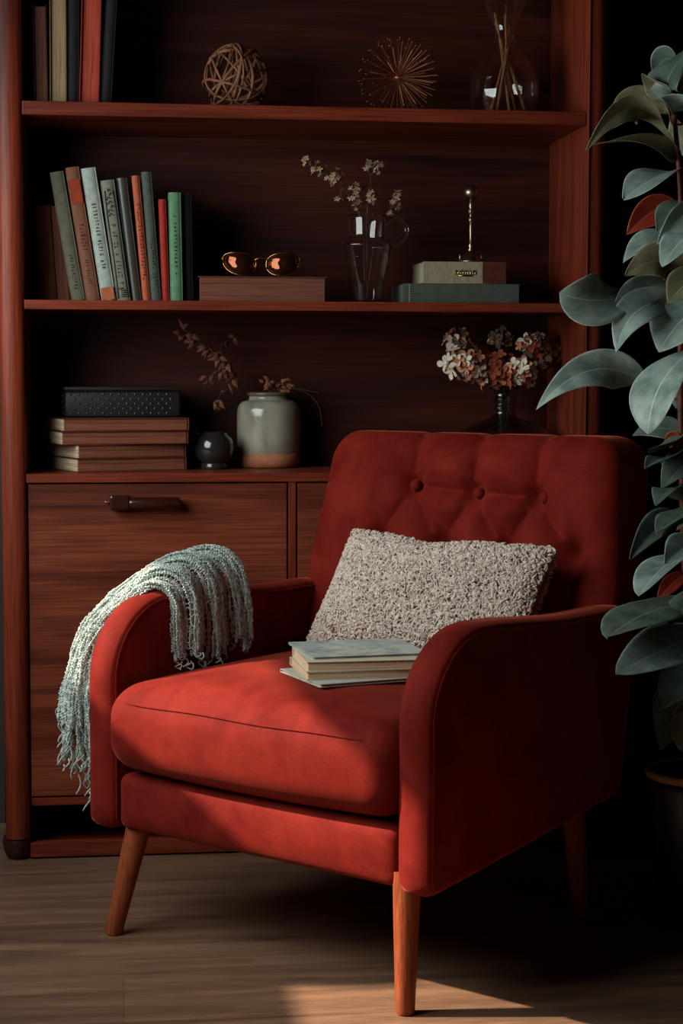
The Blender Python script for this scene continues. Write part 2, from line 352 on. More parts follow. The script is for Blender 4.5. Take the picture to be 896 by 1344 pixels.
# top shelf books (front edges, pages forward)
Yt = D+.045
pgb = pages('brown_pages', ['#6b4034', '#7d4e40', '#5a342a'], 0, 600); pgc = pages('cream_pages', ['#8e7355', '#b0926e', '#7b6146'], 0, 600); pgr = pages('red_dyed_pages', ['#8c2c1e', '#b84a34', '#7a2218'], 0, 500)
blk = clothm('black_cloth', '#1d1a1b'); brn = clothm('brown_cloth', '#4d2a22'); rdc = clothm('red_cloth', '#8e2a20'); tan = clothm('tan_cloth', '#7d6248')
pxbook('book', 'short brown-edged book standing leftmost on the top shelf', 46, 64, 133, 6, 52, Yt, ZT, .17, brn, pgb, spine='fore')
pxbook('book', 'cream-paged tall book on the top shelf beside the brown one', 66, 88, 133, -28, 76, Yt, ZT, .18, tan, pgc, spine='fore')
pxbook('book', 'black tall book between the cream and red books on the top shelf', 89, 104, 134, -25, 97, Yt+.006, ZT, .18, blk, pgb, spine='spine')
pxbook('book', 'tall book with bright red-orange edge on the top shelf', 104, 130, 135, -30, 121, Yt, ZT, .18, rdc, pgr, spine='fore')
pxbook('book', 'dark tall book rightmost of the upright top shelf books', 131, 146, 135, -20, 148, Yt+.008, ZT, .18, blk, pgb, spine='spine')
# middle shelf books
Ym = D+.06
pgw = pages('grey_pages', ['#8b8579', '#a39c8c', '#6f6a60'], 0, 500)
cv = lambda n, c: clothm(n+'_cover', c)
pxbook('book', 'reddish-brown page block standing leftmost on the middle shelf', 55, 76, 394, 268, 60, Ym+.05, ZM, .13, cv('russet', '#57301f'), pages('russet_pages', ['#6a3826', '#7d4630', '#532b1d'], 0, 500), spine='fore')
pxbook('book', 'low brown book between the russet block and the olive spine', 76, 95, 394, 268, 76, Ym+.045, ZM, .13, cv('brown', '#5f3323'), pages('brown_fore_pages', ['#70402c', '#84503a', '#5c3323'], 0, 500), spine='fore')
pxbook('book', 'worn olive-grey spined book leaning left, first of the tall ones', 95, 113, 394, 226, 75, Ym, ZM, .15, cv('olive_grey', '#6e6b5a'), pgw, marks=[(.02, .07, .006, 12, 3)], mark_mat=INK)
t = pxbook('book', 'brown book with an orange-red top on its leaning spine', 114, 132, 394, 220, 95, Ym-.004, ZM, .15, cv('brown_orange', '#84543e'), pgw, marks=[(.095, .055, .008, 8, 5), (.03, .05, .006, 10, 6)], mark_mat=INK)
q = MB(); q.box((0, -.0032, .212), (.0225, .0012, .046), bev=.0003); obj('spine_label', q.out(), cv('orange_red', '#a33e24'), t.children[0], smooth=False)['label'] = 'orange-red spine band'
t = pxbook('book', 'pale grey-green book with orange foot on its spine, leaning left', 134, 153, 394, 221, 116, Ym-.006, ZM, .15, cv('pale_green', '#a9b3a6'), pgw, marks=[(.06, .13, .007, 20, 8)], mark_mat=INK)
q = MB(); q.box((0, -.0032, .0135), (.0245, .0012, .024), bev=.0003); obj('spine_label', q.out(), cv('orange_foot', '#b8683e'), t.children[0], smooth=False)['label'] = 'orange spine foot'
t = pxbook('book', 'ornate grey spine with black scrollwork, leaning left', 154, 172, 394, 237, 141, Ym-.004, ZM, .15, cv('ornate_grey', '#7d8070'), pgw, marks=[(.03, .12, .007, 17, 9)], mark_mat=INK)
q = MB(); r_ = random.Random(4)
for sx in (-1, 1): q.tube([(sx*.0095, -.0032, .005), (sx*.0085, -.0036, .08), (sx*.0095, -.0032, .16), (sx*.008, -.0036, .215)], .0009, 5)
for k in range(7): z = .165+.008*k; q.tube([(r_.uniform(-.008, 0), -.004, z), (r_.uniform(-.004, .004), -.0046, z+.006), (r_.uniform(0, .008), -.004, z+.002)], .0009, 5)
for k in range(5): q.box((r_.uniform(-.003, .003), -.004, .008+.004*k), (.010, .001, .0018))
obj('scrollwork', q.out(), INK, t.children[0])
pxbook('book', 'dark grey glossy spine between the ornate and the orange books', 173, 187, 395, 234, 160, Ym+.004, ZM, .15, mat('dark_grey_gloss', '#3c3d38', .35), pgw)
pxbook('book', 'thin orange spined book with a torn light strip', 188, 198, 395, 231, 178, Ym-.002, ZM, .15, cv('orange', '#b4583a'), pgw, marks=[(.04, .15, .006, 22, 12)], mark_mat=INKR)
pxbook('book', 'dark green-grey book with dull spine right of the orange one', 199, 212, 395, 226, 192, Ym-.004, ZM, .15, cv('dark_green_grey', '#4d544b'), pgw, marks=[(.03, .09, .005, 14, 13)], mark_mat=INK)
pxbook('book', 'short bright red spined book on the middle shelf', 213, 223, 395, 262, 213, Ym, ZM, .14, cv('bright_red', '#a62a1f'), pgw)
pxbook('book', 'green spined book standing upright on the middle shelf', 224, 240, 395, 253, 229, Ym-.006, ZM, .15, cv('leaf_green', '#5f8c68'), pgw, marks=[(.05, .12, .0045, 16, 15)], mark_mat=INK)
pxbook('book', 'nearly black book rightmost of the middle shelf row', 241, 254, 395, 255, 245, Ym+.012, ZM, .14, blk, pgb)

# ---------------------------------------------------------------- flat books and boxes
def flat_book(name, label, c, d, rz, cover, pg, group=None, spine='left', ct=.0022):
    t = thing(name, label, 'book', c, rz, group); w, dp, h = d
    q = MB(); q.box((0, 0, ct/2), (w, dp, ct), bev=.0005); q.box((0, 0, h-ct/2), (w, dp, ct), bev=.0005)
    if spine == 'left': q.box((-w/2+ct/2, 0, h/2), (ct, dp, h), bev=.0005)
    if spine == 'right': q.box((w/2-ct/2, 0, h/2), (ct, dp, h), bev=.0005)
    if spine == 'back': q.box((0, dp/2-ct/2, h/2), (w, ct, h), bev=.0005)
    obj('cover', q.out(), cover, t, smooth=False)
    q = MB(); q.box((0, 0, h/2), (w-.007, dp-.007, h-2*ct-.0002), bev=.0006); obj('pages', q.out(), pg, t, smooth=False); return t
pgf = pages('fox_brown_pages', ['#6a3a2a', '#7f4a36', '#5a2f22'], 2, 420)
flat_book('book', 'thick brown book lying flat under the sunglasses', (.138, D+.055+.07, ZM+.0002), (.255, .14, .051), 0, clothm('brown_board', '#67382a'), pgf, spine='back')
# sunglasses
def sunglasses():
    t = thing('sunglasses', 'metal-rimmed mirrored sunglasses resting on the thick brown book', 'sunglasses', (.1365, D+.075, ZM+.0516), rad(-3))
    gold = mat('gold_wire', '#c09060', .25, 1); lensm = mat('mirrored_lens', '#6a3a26', .04, .85)
    def outline(sx, s=1, n=40):
        P = []
        for k in range(n):
            a = 2*math.pi*k/n; x = math.cos(a); z = math.sin(a)
            X = .033*abs(x)**.85*(1 if x > 0 else -1); Z = (.020*abs(z)**.8 if z > 0 else -.024*abs(z)**.9)
            P.append((sx*(.043+(X+.004*z*(1 if x > 0 else -.2))*s), 0.0012*(X/.033)**2*8, .0275+Z*s+.003*x))
        return P
    for sx in (-1, 1):
        P = outline(sx); l = MB(); n = len(P); v = [(p[0], p[1]+.0008, p[2]) for p in P]; c = (sx*.043, -.004, .0275)
        mid = [((p[0]+c[0])/2, (p[1]+c[1])/2-.0010, (p[2]+c[2])/2) for p in P]
        V = v+mid+[c]; F = [(i, (i+1) % n, n+(i+1) % n, n+i) for i in range(n)]+[(n+i, n+(i+1) % n, 2*n) for i in range(n)]
        nv = len(V); V2 = V+[(x, y+.0018, z) for x, y, z in V]; F2 = F+[tuple(i+nv for i in f)[::-1] for f in F]+[(i, i+nv, (i+1) % n+nv, (i+1) % n) for i in range(n)]
        obj('lens', (V2, F2), lensm, t)
        obj('rim', tube(P+[P[0]], .0011, 6), gold, t)
        arm = [(sx*.077, .008, .037), (sx*.079, .014, .037), (sx*.078, .05, .034), (sx*.073, .095, .024), (sx*.070, .112, .008), (sx*.069, .118, .002)]
        obj('temple', tube(smooth_path(arm), .0014, 6), gold, t)
        obj('nose_pad', tube([(sx*.012, .002, .022), (sx*.009, .006, .017)], [.0015, .0025], 6), gold, t)
    obj('bridge', tube(smooth_path([(-.013, 0, .033), (-.006, -.002, .0365), (.006, -.002, .0365), (.013, 0, .033)]), .0013, 6), gold, t)
sunglasses()
# green-grey box-book and cream book with finial
gg = clothm('green_grey_linen', '#555a50')
t = flat_book('book', 'long green-grey book lying flat beneath the small cream book', (.541, D+.07+.08, ZM+.0002), (.240, .155, .041), 0, gg, pages('dull_green_pages', ['#555a50', '#60655a'], 2, 300), spine='left')
q = MB(); q.box((.0, -.0772, .0205), (.236, .002, .0395), bev=.0006); obj('front_flap', q.out(), gg, t, smooth=False)
q = MB()
for k in range(8): q.box((-.107, -.0786, .004+.0047*k), (.0014, .001, .0026))
obj('stitching', q.out(), mat('pale_thread', '#c8c8b8', .8), t, smooth=False)
cream = noisy(mat('cream_linen', '#a39878', .85), ['#8d8366', '#aca182'], (300, 300, 60), 1, 2, bump=.3, bdist=.0005)
t = flat_book('book', 'small cream cloth book with a brown end and gold ornament, lying on the green-grey book', (.547, D+.07+.07, ZM+.0414), (.170, .13, .044), 0, cream, cream, spine='left')
q = MB(); q.box((-.024, -.0652, .022), (.122, .002, .0435), bev=.0005); obj('front_flap', q.out(), cream, t, smooth=False)
q = MB(); q.box((.0615, -.0652, .022), (.0475, .002, .0435), bev=.0005); obj('brown_end', q.out(), clothm('brown_end_cloth', '#5e2a20'), t, smooth=False)
q = MB(); r_ = random.Random(2)
for k in range(9): x = -.020+.005*k; q.tube([(x, -.067, .014+r_.uniform(0, .004)), (x+.002, -.0675, .021), (x-.002+r_.uniform(0, .004), -.067, .027)], .0011, 5)
q.box((0, -.067, .016), (.03, .002, .003)); obj('ornament', q.out(), mat('gold_leaf', '#c9a468', .25, 1), t)
def finial():
    t = thing('finial_ornament', 'antique metal finial with a ball on a turned stem, standing on the cream book', 'ornament', (.567, D+.115, ZM+.0858))
    m = mat('antique_metal', '#a08c78', .33, 1)
    obj('base', lathe([(0, 0), (.024, 0), (.0245, .004), (.020, .006), (.019, .014), (.015, .016), (.009, .019), (.006, .024), (0, .024)], 32), m, t)
    st = [(0, .02), (.0045, .022), (.0065, .026), (.0035, .030), (.0055, .034), (.0028, .040), (.0026, .052), (.0034, .066), (.0027, .080), (.0045, .084), (.0055, .088), (.0030, .092), (.0028, .098), (.0055, .102), (.0058, .106), (.003, .110), (.005, .114), (.004, .120), (.003, .128), (0, .13)]
    obj('stem', lathe(st, 20), m, t)
    obj('ball', lathe([(.0155*math.sin(math.pi*k/16), .142-.0155*math.cos(math.pi*k/16)) for k in range(17)], 28), m, t)
    q = MB()
    for x in (-.023, .021): obj('side_peg', tube([(x, -.006, .0), (x, -.006, .014), (x, -.004, .018)], [.0022, .0022, .0014], 8), m, t)
finial()

# ---------------------------------------------------------------- glass jug and dried sprigs
def glass_vessel(name, label, cat, loc, prof, wall, m, n=64):
    t = thing(name, label, cat, loc); outer = prof; inner = [(max(r-wall, .0005), z) for r, z in prof if z > wall*1.6]
    P = [(0.0, 0.0)]+outer+[(r, z) for r, z in inner[::-1]]+[(0.0, inner[0][1])]
    obj('body', lathe([tuple(p) for p in P], n), m, t); return t
def sprof(pts, n=6): return [(float(p[0]), float(p[1])) for p in smooth_path([(a, b_, 0) for a, b_ in pts], n)]
JY = D+.115
jug = glass_vessel('glass_jug', 'clear glass jug with a curved handle on the middle shelf', 'jug', (.352, JY, ZM+.0005),
    sprof([(.026, 0), (.029, .004), (.036, .04), (.044, .08), (.0515, .112), (.052, .12), (.045, .128), (.036, .135), (.0355, .15), (.037, .172), (.039, .178)]), .0022, GLASS)
obj('handle', tube(smooth_path([(.036, 0, .160), (.055, 0, .172), (.075, 0, .165), (.082, 0, .148), (.073, 0, .130), (.051, 0, .118)], 8), [.0058]*41, 12), GLASS, jug)
def petal_floret(mb, c, nrm, R, npet, rr, cup=.3, mi=0, wid=.42):
    n = Vector(nrm).normalized(); a = n.orthogonal().normalized(); b_ = n.cross(a); c = Vector(c); th0 = rr.uniform(0, 6)
    for k in range(npet):
        th = th0+2*math.pi*k/npet+rr.uniform(-.15, .15); d = a*math.cos(th)+b_*math.sin(th); s = n.cross(d); L = R*rr.uniform(.8, 1.1); W_ = L*wid; cu = cup+rr.uniform(-.2, .25)
        rows = [(0.05, .12, 0), (.35, .8, .10), (.65, 1, .32), (.88, .62, .5), (1.04, .03, .55)]
        v = []
        for t_, ww, hh in rows:
            for sd in (-1, 0, 1): v.append(c+d*(L*t_)+s*(sd*W_*ww)+n*(L*(hh*cu+(.10*abs(sd)*ww))))
        m0 = len(v); v2 = v+[p-n*(R*.03) for p in v]
        f = []
        for i in range(4):
            for j in range(2): q0 = i*3+j; f.append((q0, q0+1, q0+4, q0+3)); f.append((q0+m0, q0+3+m0, q0+4+m0, q0+1+m0))
        mb.add(v2, f, mi)
    mb.tube([c-n*R*.1, c+n*R*.18], [R*.10, R*.06], 6, mi)
dry = noisy(mat('dried_cream_floret', '#b09474', .85), ['#7a5c44', '#c4a684'], nscale=90); stemb = mat('brown_stem', '#4a3224', .8); stemg = mat('dull_green_stem', '#4a4634', .8)
def sprig(label, base, pts, heads, seed, R=.0072):
    """dried sprig: main stem through pixel points, clusters of florets"""
    rr = random.Random(seed); o = np.array(base)
    t = thing('dried_flower_sprig', label, 'dried flower', base, 0)
    main = [np.array(p)-o for p in pts]; sp = smooth_path(main, 8)
    obj('stem', tube(sp, [max(.0007, .0015*(1-.5*i/len(sp))) for i in range(len(sp))], 6), stemb, t)
    twigs = MB()
    for hx, hc, hr, n in heads:
        c = np.array(hc)-o; j = sp[int(hx*(len(sp)-1))]
        for k in range(int(n*1.7)):
            dd = np.array([rr.gauss(0, 1), rr.gauss(0, 1), rr.gauss(0, 1)]); dd /= np.linalg.norm(dd); p = c+dd*hr*1.3*rr.uniform(.35, 1)
            mid = (j+p)/2+np.array([0, 0, -.004]); twigs.tube(smooth_path([j, mid, p], 3), .0005, 4)
            f = MB(); petal_floret(f, (0, 0, 0), tuple(dd+np.array([0, -.5, .6])), R*rr.uniform(.7, 1.2), 5, rr, wid=.26); obj('floret', f.out(), dry, t, loc=tuple(p))
    obj('twigs', twigs.out(), stemb, t)
P_ = lambda x, y, dy=0: at(x, y, Y=JY+dy)
sprig('dried cream sprig arching to the left out of the glass jug', (.352, JY, ZM+.01), [(.350, JY, ZM+.01), P_(476, 300), P_(462, 262), P_(435, 232, -.01), P_(408, 213, -.02)],
      [(.95, P_(405, 213, -.02), .011, 9), (.85, P_(420, 222, -.01), .013, 11), (.75, P_(440, 233, -.01), .015, 14), (.65, P_(445, 262, .01), .008, 5)], 1)
sprig('dried cream sprig standing upright in the middle of the glass jug', (.354, JY+.008, ZM+.01), [(.356, JY+.008, ZM+.01), P_(482, 300), P_(484, 260), P_(490, 215, .01)],
      [(.8, P_(466, 250), .014, 10), (.9, P_(484, 215, .01), .008, 5), (.95, P_(498, 219, .01), .011, 8), (.75, P_(488, 255), .012, 8), (.6, P_(468, 268), .008, 4)], 2)
sprig('dried cream sprig leaning right beside the handle of the glass jug', (.358, JY-.006, ZM+.01), [(.353, JY-.006, ZM+.01), P_(492, 320), P_(505, 290), P_(520, 262)],
      [(.95, P_(523, 258), .008, 6), (.9, P_(519, 268), .010, 8), (.75, P_(512, 280), .008, 4)], 3)

# ---------------------------------------------------------------- top shelf decorations
def twig_ball():
    R = .068; t = thing('twig_ball', 'round woven twig ball on the top shelf', 'decorative ball', (.090, D+.12, ZT+.0695)); r = random.Random(11)
    m = noisy(mat('twig_bark', '#5a3626', .65), ['#5e3824', '#9a6444'], (1, 1, 1), 60)
    for k in range(15):
        n = Vector((r.gauss(0, 1), r.gauss(0, 1), r.gauss(0, 1))).normalized(); a = n.orthogonal().normalized(); b_ = n.cross(a); off = r.uniform(-.45, .45)*R; rr_ = math.sqrt(R*R-off*off)*r.uniform(.9, 1.0)
        ph = r.uniform(0, 6); P = []; wob = r.uniform(.02, .05)
        for i in range(49):
            q = 2*math.pi*i/48; d = 1+wob*math.sin(3*q+ph); P.append(n*off*(1+.2*math.sin(2*q))+(a*math.cos(q)+b_*math.sin(q))*rr_*d)
        P = [p if p.length < R else p*(R/p.length) for p in P]
        obj('twig', tube(P, r.uniform(.0020, .0042), 8), m, t)
twig_ball()
def starburst():
    R = .080; t = thing('starburst_ornament', 'spiky metal starburst ornament on the top shelf', 'ornament', (.416, D+.12, ZT+.0805)); gm = mat('copper_wire', '#d08c62', .45, .85)
    obj('core', lathe([(.007*math.sin(math.pi*k/10), -.007*math.cos(math.pi*k/10)) for k in range(11)], 16), gm, t)
    n = 96; ga = math.pi*(3-math.sqrt(5))
    for k in range(n):
        y = 1-2*(k+.5)/n; rr_ = math.sqrt(1-y*y); d = Vector((math.cos(ga*k)*rr_, y*.9, math.sin(ga*k)*rr_)).normalized()
        L = R*(1 if d.z > -.9 else .98); obj('spike', tube([d*.004, d*L*.965, d*L*.968, d*L], [.0007, .0007, .0013, .0010], 5), gm, t)
starburst()
VX, VY = .636, D+.125
glass_vessel('hourglass_vase', 'large clear hourglass-shaped glass vase on the top shelf', 'vase', (VX, VY, ZT+.0005),
    sprof([(.045, 0), (.058, .006), (.069, .035), (.0715, .062), (.066, .092), (.048, .122), (.030, .145), (.0215, .165), (.022, .185), (.033, .212), (.044, .240), (.046, .262), (.043, .285), (.046, .305)]), .0022, GLASS)
for k, (bx, by, tx, ty, L) in enumerate(((-.03, .0, .014, .004, .36), (-.012, .02, .005, -.010, .33), (.008, -.02, -.010, .008, .35), (.03, .01, -.013, -.005, .37), (.045, -.01, -.010, .010, .34), (-.02, -.02, .012, .0, .31), (.018, .03, .0, -.012, .36))):
    sm = (wood('reed_wood', 2, ['#8a5a3c', '#b88058'], .6) if k == 0 else sm)
    b0 = Vector((VX+bx, VY+by, ZT+.008)); wa = Vector((VX+tx, VY+ty, ZT+.175)); d = (wa-b0); e = b0+d*(L/.30)
    if k < 7:
        o = obj('reed', tube([(0, 0, 0), (wa-b0)*.5, wa-b0, e-b0], [.0034, .0032, .003, .0026], 8), sm, None, loc=b0)
        tag(o, 'thin brown wooden reed standing in the hourglass glass vase', 'reed', 'reeds in the hourglass vase')

# ---------------------------------------------------------------- cabinet top items
pl = pages('orange_brown_pages', ['#7a4230', '#98583e', '#693626'], 2, 330)
pge = pages('cream_side_slab', ['#b89c7c', '#d8c2a2', '#a0825f'], 2, 500)
ctop = clothm('brown_red_board', '#6a3324'); z = ZC+.0002
for i, (ax_, L_, dp, h_, rz, lab) in enumerate(((-.228, .232, .19, .0265, 21, 'lowest brown book of the flat stack on the cabinet top'), (-.226, .230, .19, .0265, 21.5, 'second brown book from the bottom of the flat stack on the cabinet'),
        (-.258, .258, .19, .0265, 14.5, 'brown book second from the top of the flat stack, under the studded box pile'), (-.255, .256, .185, .0255, 14, 'topmost brown book of the flat stack, directly under the studded black box'))):
    a_ = rad(rz); cx_ = ax_+L_/2*math.cos(a_)-dp/2*math.sin(a_); cy_ = 3.243+L_/2*math.sin(a_)+dp/2*math.cos(a_)
    t = flat_book('book', lab, (cx_, cy_, z), (L_, dp, h_), a_, ctop, pl, spine='right', ct=.0016); z += h_+.0002
    q = MB(); q.box((-L_/2+.0022, 0, h_/2), (.0022, dp-.008, h_-.0036), bev=.0004); o = obj('side_slab', q.out(), pge, t, smooth=False); o['label'] = 'cream slab over the page edges on the short side'  # slab added to make the left page edges paler
def studded_box():
    t = thing('studded_box', 'black embossed box with small studs on top of the flat book stack', 'box', (-.145, 3.385, z+.0002), rad(7)); w_, d_, h_ = .232, .12, .062
    m = mat('black_embossed_leather', '#26221f', .5); q = MB(); q.box((0, 0, h_*.42), (w_, d_, h_*.84), bev=.005); obj('body', q.out(), m, t)
    q = MB(); q.box((0, 0, h_*.92), (w_+.003, d_+.003, h_*.16), bev=.004); obj('lid', q.out(), m, t)
    q = MB(); nx, nz = 13, 5
    for j in range(nz):
        for i in range(nx):
            x = -w_/2+.012+(w_-.024)*(i+(.5 if j % 2 else 0))/nx; zz = .008+j*.0095
            for kk in (0,):
                v, f = lathe([(0, .0016), (.0016, .0012), (.0025, 0)], 8); q.add([(x+p[0], -d_/2-p[2]+.0002, zz+p[1]*1.4) for p in v], f)
    for j in range(4):
        for i in range(7):
            y = -d_/2+.012+(d_-.024)*i/6; v, f = lathe([(0, .0016), (.0016, .0012), (.0025, 0)], 8); q.add([(-w_/2-p[2]+.0002, y+p[0], .008+j*.0115+p[1]) for p in v], f)
    o = obj('studs', q.out(), mat('dark_stud', '#4a433c', .35, .4), t); o['kind'] = 'stuff'
studded_box()
def bowl_pot():
    t = thing('round_pot', 'small round dark glazed pot between the book stack and the ceramic jar', 'pot', (.045, D+.145, ZC+.0003)); m = mat('dark_glaze', '#2c2a27', .15, spec=.8)
    obj('body', lathe([tuple(p) for p in [(0, 0), (.026, 0), (.028, .003), (.027, .009)]+sprof([(.025, .012), (.036, .024), (.0405, .042), (.037, .060), (.028, .070)])+[(.026, .071), (.025, .066), (0, .05)]], 48), m, t)
    obj('lid', lathe([(.028, .0695), (.027, .073), (.020, .0755), (.0, .0765)], 32), m, t)
    obj('lug', tube(smooth_path([(-.034, 0, .056), (-.046, 0, .066), (-.040, 0, .076), (-.028, 0, .070)], 5), .003, 8), m, t)
bowl_pot()
JX, JYY = .162, 3.425
def jar():
    t = thing('ceramic_jar', 'grey glazed ceramic jar with a bare terracotta foot, holding a dried branch', 'jar', (JX, JYY, ZC+.0003))
    m = noisy(mat('grey_green_glaze', '#8d8e80', .18, spec=.7), ['#7c766a', '#a09c8a', '#b4ae9c'], (1, 1, .7), 14, 4, .5)
    terr = noisy(mat('terracotta', '#9a5a3e', .75), ['#a05a38', '#c07c56'], nscale=40)
    prof = [(.063, .028), (.0655, .030), (.0660, .06), (.0660, .105)]+sprof([(.0660, .110), (.064, .124), (.056, .135), (.045, .139)])+[(.041, .140), (.0405, .147), (.043, .150), (.044, .153), (.041, .155), (.037, .152), (.036, .14), (.055, .12), (.058, .04), (0, .03)]
    obj('body', lathe([tuple(p) for p in prof], 64), m, t)
    obj('foot', lathe([(0, 0), (.056, 0), (.061, .004), (.0648, .012), (.0652, .030), (.060, .031)], 64), terr, t)
    rim = mat('brown_rim_glaze', '#6a5a4a', .3); obj('rim', lathe([(.0405, .147), (.0445, .150), (.0455, .1535), (.0415, .1562), (.0385, .153)], 48), rim, t)
jar()
def leafmesh(L, W_, rr, thick=.0004, curl=.3):
    rows = 7; v = []; f = []; pts = []
    for i in range(rows+1):
        t_ = i/rows; ww = W_*math.sin(math.pi*min(1, max(.02, t_**.8)))*(.98 if t_ < 1 else .02)+1e-5; bend = curl*L*t_*t_
        for s in (-1, 0, 1): pts.append((s*ww, L*t_, bend*-1+abs(s)*ww*.4))
    n = len(pts)
    v = pts+[(x, y, z_-thick) for x, y, z_ in pts]
    for i in range(rows):
        for j in range(2): a = i*3+j; f.append((a, a+1, a+4, a+3)); f.append((a+n, a+3+n, a+4+n, a+1+n))
    for i in range(rows):
        for a, b_ in ((i*3, i*3+3), (i*3+5, i*3+2)): f.append((a, b_, b_+n, a+n))
    return v, f
def basis(d, up):
    d = Vector(d).normalized(); u = Vector(up); u = (u-d*u.dot(d)).normalized(); s = d.cross(u); return Matrix((s, d, u)).transposed()
def dried_branch():
    base = np.array((JX-.01, JYY, ZC+.06)); r = random.Random(21)
    t = thing('dried_branch', 'dried brown leafy branch reaching left out of the ceramic jar', 'dried branch', base)
    Q = lambda x, y, d=0: at(x, y, Y=JYY+d)-base
    bark = mat('dark_twig', '#3a241b', .8); lm = noisy(mat('dried_brown_leaf', '#5c3a28', .8), ['#5c3220', '#8a5238'], nscale=60)
    P = smooth_path([(0.01, 0, 0), Q(340, 520), Q(318, 500, -.02), Q(300, 478, -.04), Q(272, 455, -.05), Q(240, 440, -.06)], 8)
    obj('stem', tube(P, [.0016*(1-.6*i/len(P)) for i in range(len(P))], 6), bark, t)
    tw = [[P[24], Q(292, 455, -.04), Q(310, 443, -.03)], [P[30], Q(262, 448, -.06), Q(243, 432, -.06)], [P[18], Q(305, 500, -.04), Q(290, 520, -.05), Q(286, 540, -.05)], [P[22], Q(285, 490, -.05), Q(268, 497, -.06)]]
    for w_ in tw: obj('twig', tube(smooth_path(w_, 5), .0008, 5), bark, t)
    paths = [P[20:]]+[smooth_path(w_, 5) for w_ in tw]
    for k in range(64):
        pth = paths[0] if k < 34 else paths[1+k % 4]; p = pth[r.randrange(len(pth))]; d = Vector((r.uniform(-1, .6), r.uniform(-.8, .4), r.uniform(-1, .4)))
        o = obj('leaf', leafmesh(r.uniform(.012, .026), r.uniform(.0035, .0065), r, curl=r.uniform(.1, .6)), lm, t, loc=tuple(p)); o.rotation_euler = basis(d, (r.uniform(-1, 1), -1, .6)).to_euler()
dried_branch()
def dried_tuft():
    base = np.array((JX+.012, JYY+.004, ZC+.06)); r = random.Random(31)
    t = thing('dried_seed_tuft', 'short tuft of dried seed leaves at the mouth of the ceramic jar', 'dried flower', base)
    lm = mat('rust_seed_leaf', '#8a5238', .8); st = mat('dark_grass_stem', '#3e2c22', .8)
    q = MB()
    for k in range(5): q.tube([(0, 0, 0), (r.uniform(-.012, .012), r.uniform(-.01, .01), .085), (r.uniform(-.02, .03), r.uniform(-.02, .01), .10+r.uniform(0, .015))], .0008, 5)
    obj('stem', q.out(), st, t)
    for k in range(30):
        p = (r.uniform(-.024, .034), r.uniform(-.02, .01), .092+r.uniform(0, .030)); d = Vector((r.uniform(-1, 1), r.uniform(-1, .3), r.uniform(-.2, 1)))
        o = obj('leaf', leafmesh(.013, .004, r), lm, t, loc=p); o.rotation_euler = basis(d, (0, -1, .4)).to_euler()
    Q = lambda x, y, d=0: at(x, y, Y=JYY+d)-base
    for pts in ([(0, 0, .0), (0, 0, .08), Q(370, 500), Q(385, 508, -.03), Q(420, 516, -.06)], [(0, 0, .0), (0.004, 0, .085), Q(372, 498, -.01), Q(371, 486, -.01)], [(0, 0, 0), (.004, 0, .09), Q(395, 512, -.02), Q(418, 530, -.04), Q(424, 560, -.05)]):
        obj('grass_blade', tube(smooth_path(pts, 6), .0006, 5), st, t)
dried_tuft()
# squat vase behind the chair
HX, HY = .648, 3.37
glass_vessel('squat_vase', 'squat dark glass vase with a narrow collar, behind the chair back', 'vase', (HX, HY, ZC+.0005),
    sprof([(.06, 0), (.085, .008), (.103, .03), (.106, .05), (.096, .072), (.065, .090), (.032, .102), (.0235, .110), (.0225, .120)])+[(.026, .121), (.026, .126), (.0225, .128), (.0225, .137), (.026, .139), (.026, .143), (.023, .145), (.027, .160), (.038, .178)], .0024, GLASS_S)
def hydrangea(label, px, py, dy, rx, n, seed, mix):
    rr = random.Random(seed); base = (HX+rr.uniform(-.008, .008), HY+rr.uniform(-.008, .008), ZC+.03)
    t = thing('hydrangea_stem', label, 'flower', base, 0); o = np.array(base); c = at(px, py, Y=HY+dy)-o
    neck = np.array([HX, HY, ZC+.135])-o
    obj('stem', tube(smooth_path([(0, 0, 0), neck+(rr.uniform(-.01, .01), 0, 0), (neck+c)/2+(0, 0, .01), c-(0, 0, .01)], 6), .0016, 6), stemg, t)
    rx *= 1.2
    for k in range(int(n*1.7)):
        dd = np.array([rr.gauss(0, 1), rr.gauss(0, 1), rr.gauss(0, .8)]); dd /= np.linalg.norm(dd)
        if dd[1] > .55: dd[1] *= -1
        p = c+dd*np.array([rx, rx*.8, rx*.8])*rr.uniform(.55, 1.12); f = MB(); petal_floret(f, (0, 0, 0), tuple(dd+np.array([rr.uniform(-.6, .3), -.25, rr.uniform(-.3, .4)])), rr.uniform(.012, .0195), 4, rr, rr.uniform(.1, .7), wid=.38)
        m = HM[rr.choices((0, 1, 2, 3), mix)[0]]; b_ = obj('blossom', f.out(), m, t, loc=tuple(p))
HM = [noisy(mat('cream_petal', '#c9b9a0', .7, Subsurface_Weight=0), ['#cbb89c', '#f0e6d4'], nscale=80), noisy(mat('peach_petal', '#b5704c', .7), ['#b4663f', '#e0a078'], nscale=80),
      noisy(mat('rust_petal', '#8a3c26', .75), ['#7c3220', '#b85a38'], nscale=80), noisy(mat('brown_petal', '#5e4638', .8), ['#45322a', '#77604e'], nscale=80)]
